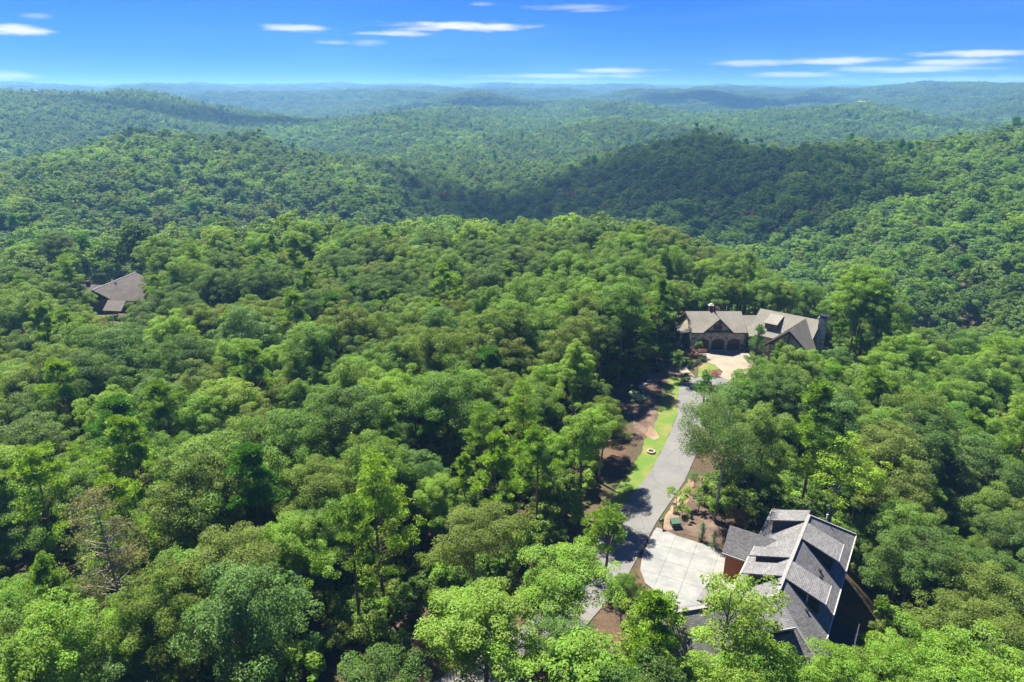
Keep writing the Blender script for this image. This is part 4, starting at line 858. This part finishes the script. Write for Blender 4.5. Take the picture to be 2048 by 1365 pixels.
for i in order:
    kind, var, x, y, z, sc, rot, label, group, cat, name = TREES[i][:11]; rs = TREES[i][11] if len(TREES[i]) > 11 else 1.
    pinek = kind in ('pine', 'feather', 'darkpine'); c_ = 'pine' if pinek else 'tree'
    if i >= featured:
        if pr[i][0] == 2 or cnt[c_] >= cap[c_]: FOREST.append((kind, var, x, y, z, sc, rot)); continue
        label, group = NAMES[i]; cat = c_; name = 'pine_tree' if pinek else 'broadleaf_tree'
    cnt[c_] += 1
    root = empty(name, (x, y, z), rot); root.scale = (sc*rs*random.uniform(.88, 1.16), sc*rs*random.uniform(.88, 1.16), sc); tag(root, label, cat, group)
    crown, trunk = KIND[kind][var][:2]
    link('trunk', trunk, parent=root); link('crown', crown, parent=root)
print('TREES', len(TREES), cnt, len(FOREST))

# ------------------------------------------------------------------ the forest beyond: one mass, drawn as instances
PROTO = bpy.data.collections.new('forest_prototypes'); PROTO_N = []
def join_np(parts): # list of (V,F,T)
    o = 0; Vs, Fs, Ts = [], [], []
    for V, Fq, T in parts: Vs.append(V); Fs.append(Fq+o); Ts.append(T); o += len(V)
    return np.concatenate(Vs), np.concatenate(Fs), np.concatenate(Ts)
def proto(coll, name, mesh): o = bpy.data.objects.new(name, mesh); coll.objects.link(o); return o
def scatter(name, coll, idx_, P, rotz, scl, label, cat='forest'):
    me = bpy.data.meshes.new(name); me.vertices.add(len(P)); me.vertices.foreach_set('co', np.asarray(P, np.float32).ravel())
    for an_, ty, dat in (('kind_index', 'INT', np.asarray(idx_, np.int32)), ('turn', 'FLOAT_VECTOR', np.stack([0*rotz, 0*rotz, rotz], 1).astype(np.float32)), ('size', 'FLOAT_VECTOR', np.asarray(scl, np.float32))):
        at = me.attributes.new(an_, ty, 'POINT'); at.data.foreach_set('value' if ty == 'INT' else 'vector', dat.ravel())
    o = link(name, me); tag(o, label, cat, kind='stuff')
    ng = bpy.data.node_groups.new(name, 'GeometryNodeTree'); ng.interface.new_socket('Geometry', in_out='INPUT', socket_type='NodeSocketGeometry'); ng.interface.new_socket('Geometry', in_out='OUTPUT', socket_type='NodeSocketGeometry')
    t = NT(ng); gi = t.add('NodeGroupInput'); go = t.add('NodeGroupOutput')
    ci = t.add('GeometryNodeCollectionInfo', {'Collection': coll, 'Separate Children': True, 'Reset Children': True}, transform_space='ORIGINAL')
    def na(nm, ty): n_ = t.add('GeometryNodeInputNamedAttribute', data_type=ty); n_.inputs[0].default_value = nm; return n_.outputs[0]
    ip = t.add('GeometryNodeInstanceOnPoints', {'Points': gi.outputs[0], 'Instance': ci.outputs[0], 'Pick Instance': True, 'Instance Index': na('kind_index', 'INT'), 'Rotation': na('turn', 'FLOAT_VECTOR'), 'Scale': na('size', 'FLOAT_VECTOR')})
    t.l.new(ip.outputs[0], go.inputs[0]); md = o.modifiers.new('scatter', 'NODES'); md.node_group = ng; return o
# near prototypes: crown and trunk joined
keys = sorted({(k, v) for k, v, *_ in FOREST}); CN = bpy.data.collections.new('near_forest_kinds')
def whole(crown, trunk, name):
    bm = bmesh.new(); bm.from_mesh(crown); nf = len(bm.faces); bm.from_mesh(trunk); bm.faces.ensure_lookup_table()
    for f_ in bm.faces[nf:]: f_.material_index = 1
    m_ = bpy.data.meshes.new(name); bm.to_mesh(m_); bm.free(); m_.materials.append(crown.materials[0]); m_.materials.append(trunk.materials[0]); return m_
for i, (k, v) in enumerate(keys): proto(CN, 'kind%02d' % i, whole(KIND[k][v][0], KIND[k][v][1], 'near_kind'))
ki = {k: i for i, k in enumerate(keys)}
fo = FOREST
scatter('forest', CN, [ki[(a[0], a[1])] for a in fo], [(a[2], a[3], a[4]) for a in fo], np.array([a[6] for a in fo]), np.array([[a[5]]*3 for a in fo]), 'dense mixed green forest round the houses and lane')
# middle distance
def lod(coll, leaf, n, ncl, tag_):
    spec = [('dark', 'B'), ('mid', 'B'), ('mid', 'B'), ('olive', 'B'), ('fresh', 'B'), ('blue', 'B'), ('pine', 'P'), ('darkpine', 'P'), ('haze', 'B'), ('rust', 'B')]
    for i, (m_, ty) in enumerate(spec):
        if ty == 'B': V, Fq, T, *_ = broad(300+i, 17, 4.4, 5.0, ncl, leaf, n)
        else: V, Fq, T, *_ = pine(300+i, 18, 3.4, int(n*1.1), .4, 24, .95, leaf*1.15, 0., .7)
        proto(coll, '%s%02d' % (tag_, i), mesh_leaves('far_kind', V, Fq, T, L[m_]))
C1 = bpy.data.collections.new('mid_forest_kinds'); lod(C1, .48, 4200, 90, 'm')
C2 = bpy.data.collections.new('far_forest_kinds'); lod(C2, .9, 1100, 62, 'f')
def kinds_for(x, y):
    v = vnoise(x/90., y/90.)+vnoise(x/31.+7, y/31.)*.7+R2.normal(size=len(x))*.25-.16; q = R2.random(len(x))
    k = np.where(v < -.3, 0, np.where(v < -.1, 3, np.where(v < .12, 1, np.where(v < .28, 2, 4)))); k = np.where((q > .2) & (q < .3), 8, k)
    k = np.where(q < .05, 6, k); k = np.where((q > .05) & (q < .08), 7, k); k = np.where((q > .08) & (q < .2), 5, k); k = np.where(q > .9985, 9, k); return k
def wood(name, coll, sp, d0, d1, thm, label, s0=.74, s1=1.22):
    x, y = hexgrid(sp, d1, d0, thm); z = height(x, y)-.3; n = len(x); s_ = R2.uniform(s0, s1, n)
    # none on the brown roofed house
    keep = ~(((x > -138) & (x < -98) & (y > 184) & (y < 214)) | ((x > -124) & (x < -90) & (y > 156) & (y < 194)))
    x, y, z, s_ = x[keep], y[keep], z[keep], s_[keep]; n = len(x)
    sc = np.stack([s_*R2.uniform(.95, 1.15, n), s_*R2.uniform(.95, 1.15, n), s_*R2.uniform(.82, 1.1, n)], 1)
    scatter(name, coll, kinds_for(x, y), np.stack([x, y, z], 1), R2.uniform(0, 6.283, n), sc, label); return n
n1 = wood('forest', C1, 6.7, NEAR, 720, .80, 'forested middle hills in the cloud shadows and sun')
n2 = wood('forest', C2, 8.0, 720, 1750, .78, 'distant forested ridges across the valley', .85, 1.25)
# far clumps
def clump(seed, rad_, nt_, leaf, per):
    R_ = np.random.default_rng(seed); ps = []
    for _ in range(nt_):
        V, Fq, T, *_ = broad(int(R_.integers(1e6)), 17, 4.6, 5.4, 12, leaf, per); a, q = R_.uniform(0, 6.283), rad_*math.sqrt(R_.random()); ps.append((V*np.array([1, 1, R_.uniform(.85, 1.15)])+np.array([q*math.cos(a), q*math.sin(a), 0]), Fq, T))
    return join_np(ps)
C3 = bpy.data.collections.new('remote_forest_kinds')
for i, m_ in enumerate(('haze', 'dark', 'dark', 'olive', 'blue')): V, Fq, T = clump(500+i, 17, 22, 1.7, 130); proto(C3, 'r%02d' % i, mesh_leaves('remote_kind', V, Fq, T, L[m_]))
def remote(sp, d0, d1, k, label):
    x, y = hexgrid(sp, d1, d0, .78); n = len(x); s_ = k*R2.uniform(.9, 1.15, n)
    scatter('forest', C3, R2.integers(0, 5, n), np.stack([x, y, height(x, y)-.5], 1), R2.uniform(0, 6.283, n), np.stack([s_, s_, R2.uniform(.85, 1.2, n)], 1), label); return n
n3 = remote(24, 1750, 4300, 1., 'far forested hills fading blue'); n4 = remote(62, 4300, 11500, 2.6, 'forested plateau on the horizon')
print('FOREST', n1, n2, n3, n4)

# undergrowth on the forest floor near the lane and houses
C4 = bpy.data.collections.new('undergrowth_kinds')
for i, m_ in enumerate(('dark', 'mid', 'olive', 'fresh')): V, Fq, T, *_ = broad(700+i, 4.2, 2.1, 2.0, 18, .26, 2200); proto(C4, 'u%02d' % i, mesh_leaves('undergrowth_kind', V, Fq, T, L[m_]))
ux, uy = hexgrid(2.6, 150, 26, .95); kp = np.array([not blocked_ground(a, c) and np.hypot(ROAD_S[:, 0]-a, ROAD_S[:, 1]-c).min() > 6.5 for a, c in zip(ux, uy)]) & (R2.random(len(ux)) < .9)
bedp = px([(1375,742),(1352,720),(1318,722),(1290,745),(1272,790),(1266,850),(1284,890),(1289,882),(1307,860),(1318,830),(1322,790),(1338,757)])
kp &= np.array([not inside(bedp, a, c) and not (17 < a < 25.5 and 66 < c < 86) and not blocks(a, c, 0, 4.5, 1.6) for a, c in zip(ux, uy)])
ux, uy = ux[kp], uy[kp]; n = len(ux); s_ = R2.uniform(.5, 1.25, n)
scatter('undergrowth', C4, R2.integers(0, 4, n), np.stack([ux, uy, height(ux, uy)-.15], 1), R2.uniform(0, 6.283, n), np.stack([s_, s_, s_], 1), 'leafy undergrowth on the shaded forest floor', 'undergrowth')

# garden shrubs at the stone house
def shrub(u, v, mat, r, hgt, label, group=None, name='shrub', n=1400, seed=0, leaf=.16):
    x, y = ground_at(u, v); V, Fq, T, ends, zc = broad(seed+900, hgt, r, hgt*.5, 16, leaf, n); root = tag(empty(name, (x, y, -.04)), label, 'shrub', group)
    link('foliage', mesh_leaves('foliage', V, Fq, T, L[mat]), parent=root); link('stem', branch_mesh('stem', seed, hgt, ends, M['bark'], tr=.05, nl=5, bend=.1, n=5), parent=root)
shrub(1394, 718, 'purple', 1.7, 2.6, 'purple-leaved shrub at the corner of the tan drive', n=2600)
shrub(1318, 742, 'red', 1.2, 2.4, 'red flowering shrub in the mulch bed', n=700, seed=1); shrub(1320, 744, 'dark', 1.4, 2.1, 'dark leafy bush under the red blossoms', n=1600, seed=2)
for i, (u, v) in enumerate(((1377,736),(1384,732),(1391,729),(1396,726))): shrub(u, v, 'dark', .6, .9, ('first','second','third','fourth')[i]+' low clipped shrub from the footpath in the row beside the tan drive', 'clipped shrubs beside the tan drive', seed=3+i, n=700)
for i, (u, v) in enumerate(((1372,752),(1377,758))): shrub(u, v, 'mid', .45, .6, ('upper','lower')[i]+' small round shrub beside the flagstone footpath, by the grass strip', 'shrubs beside the footpath', seed=10+i, n=500)
shrub(1430, 752, 'red', .8, 1.0, 'low red flowering shrub in the bed by the road end', n=600, seed=13); shrub(1404, 722, 'yellow', .7, .9, 'small golden shrub beside the tan drive', n=600, seed=14)
shrub(1277, 812, 'spruce', 1.6, 3.4, 'blue-green evergreen bush at the edge of the mulch bed', n=2600, seed=15); shrub(1485, 702, 'mid', .9, 1.1, 'green shrub beside the stone house entry porch', n=800, seed=16)
shrub(1352, 1015, 'fresh', 1.5, 3.6, 'yellow-green leafy bush at the lane edge under the forked tree', n=2200, seed=17); shrub(1365, 1035, 'fresh', 1.1, 2.4, 'bright green bush behind the utility box', n=1500, seed=18)

# far buildings on the hills
for i, (u, v, D, wd, l) in enumerate(((1722,206,1650,13,'small white house far off on the wooded hillside'),)):
    d = pix_dir(u, v); hh = math.hypot(d.x, d.y); x, y, z = d.x/hh*D, d.y/hh*D, CAMZ+D*d.z/hh
    r0 = tag(empty('far_house' if i != 1 else 'far_tower', (x, y, z-2)), l, 'house' if i != 1 else 'tower'); hz_ = 3 if i != 1 else 16
    MB().box((0,0,hz_/2-8), (wd,8,hz_+16)).build('wall', M['trim_stone'], r0); MB().slab([(-wd/2-.5,-4.5,hz_), (wd/2+.5,-4.5,hz_), (wd/2+.5,0,hz_+2.5), (-wd/2-.5,0,hz_+2.5)], .3).slab([(-wd/2-.5,4.5,hz_), (wd/2+.5,4.5,hz_), (wd/2+.5,0,hz_+2.5), (-wd/2-.5,0,hz_+2.5)], .3).build('roof', M['galv'], r0)

# ------------------------------------------------------------------ clouds overhead whose shadows lie on the hills, and the hazy air
mc = bpy.data.materials.new('cloud'); mc.use_nodes = True; t = NT(mc.node_tree); t.n.clear()
pv = t.add('ShaderNodeVolumePrincipled', {'Color': (1, 1, 1, 1), 'Density': .013, 'Anisotropy': .4}); pv.inputs['Density Attribute'].default_value = ''
t.l.new(pv.outputs[0], t.add('ShaderNodeOutputMaterial').inputs['Volume']); mc.cycles.homogeneous_volume = True
def cloud(gx, gy, ra, rb, ang, seed, alt=950, th_=70):
    R_ = np.random.default_rng(seed); c_ = Vector((gx, gy, -10)) + TOSUN*(alt/TOSUN.z); bm = bmesh.new(); bmesh.ops.create_icosphere(bm, subdivisions=4, radius=1)
    ph = R_.uniform(0, 6.28, 8)
    for v in bm.verts:
        a = math.atan2(v.co.y, v.co.x); k = 1+.16*math.sin(3*a+ph[0])+.12*math.sin(5*a+ph[1])+.08*math.sin(9*a+ph[2])+.05*math.sin(17*a+ph[3])
        zz = v.co.z*th_*(1+.3*math.sin(v.co.x*6+ph[4])*math.sin(v.co.y*7+ph[5])); v.co = Vector((v.co.x*ra*k, v.co.y*rb*k, zz*(1 if zz > 0 else .35)))
    for f_ in bm.faces: f_.smooth = True
    m_ = bpy.data.meshes.new('cloud'); bm.to_mesh(m_); bm.free(); o = link('cloud', m_, mc); o.location = c_; o.rotation_euler = (0, 0, ang); tag(o, 'white cloud drifting above the hills', 'cloud', 'clouds above the hills', kind='stuff')
def gp(u, D): d = pix_dir(u, 682); h_ = math.hypot(d.x, d.y); return d.x/h_*D, d.y/h_*D
cloud(*gp(1300, 490), 150, 118, -.45, 1); cloud(*gp(930, 500), 62, 75, .2, 2); cloud(*gp(330, 640), 95, 45, .1, 3); cloud(*gp(520, 1230), 240, 80, .1, 7, 1100); cloud(*gp(1440, 2250), 330, 190, 0., 4, 1300, 120); cloud(*gp(960, 1850), 190, 160, 0., 5, 1300, 120)

mh = bpy.data.materials.new('haze'); mh.use_nodes = True; t = NT(mh.node_tree); t.n.clear()
pv = t.add('ShaderNodeVolumePrincipled', {'Color': (.23, .52, 1.0, 1), 'Density': 2.1e-4, 'Anisotropy': .2}); pv.inputs['Density Attribute'].default_value = ''
t.l.new(pv.outputs[0], t.add('ShaderNodeOutputMaterial').inputs['Volume']); mh.cycles.homogeneous_volume = True
hb = bmesh.new(); bmesh.ops.create_cube(hb, size=1); hm = bpy.data.meshes.new('haze'); hb.to_mesh(hm); hb.free()
ho = link('haze', hm, mh); ho.scale = (29000, 29000, 270); ho.location = (0, 0, -15); tag(ho, 'pale blue summer haze over the hills', 'haze', kind='stuff')
zs_ = [float(GZ.min()), float(GZ.max())]; print('GROUND Z', zs_)
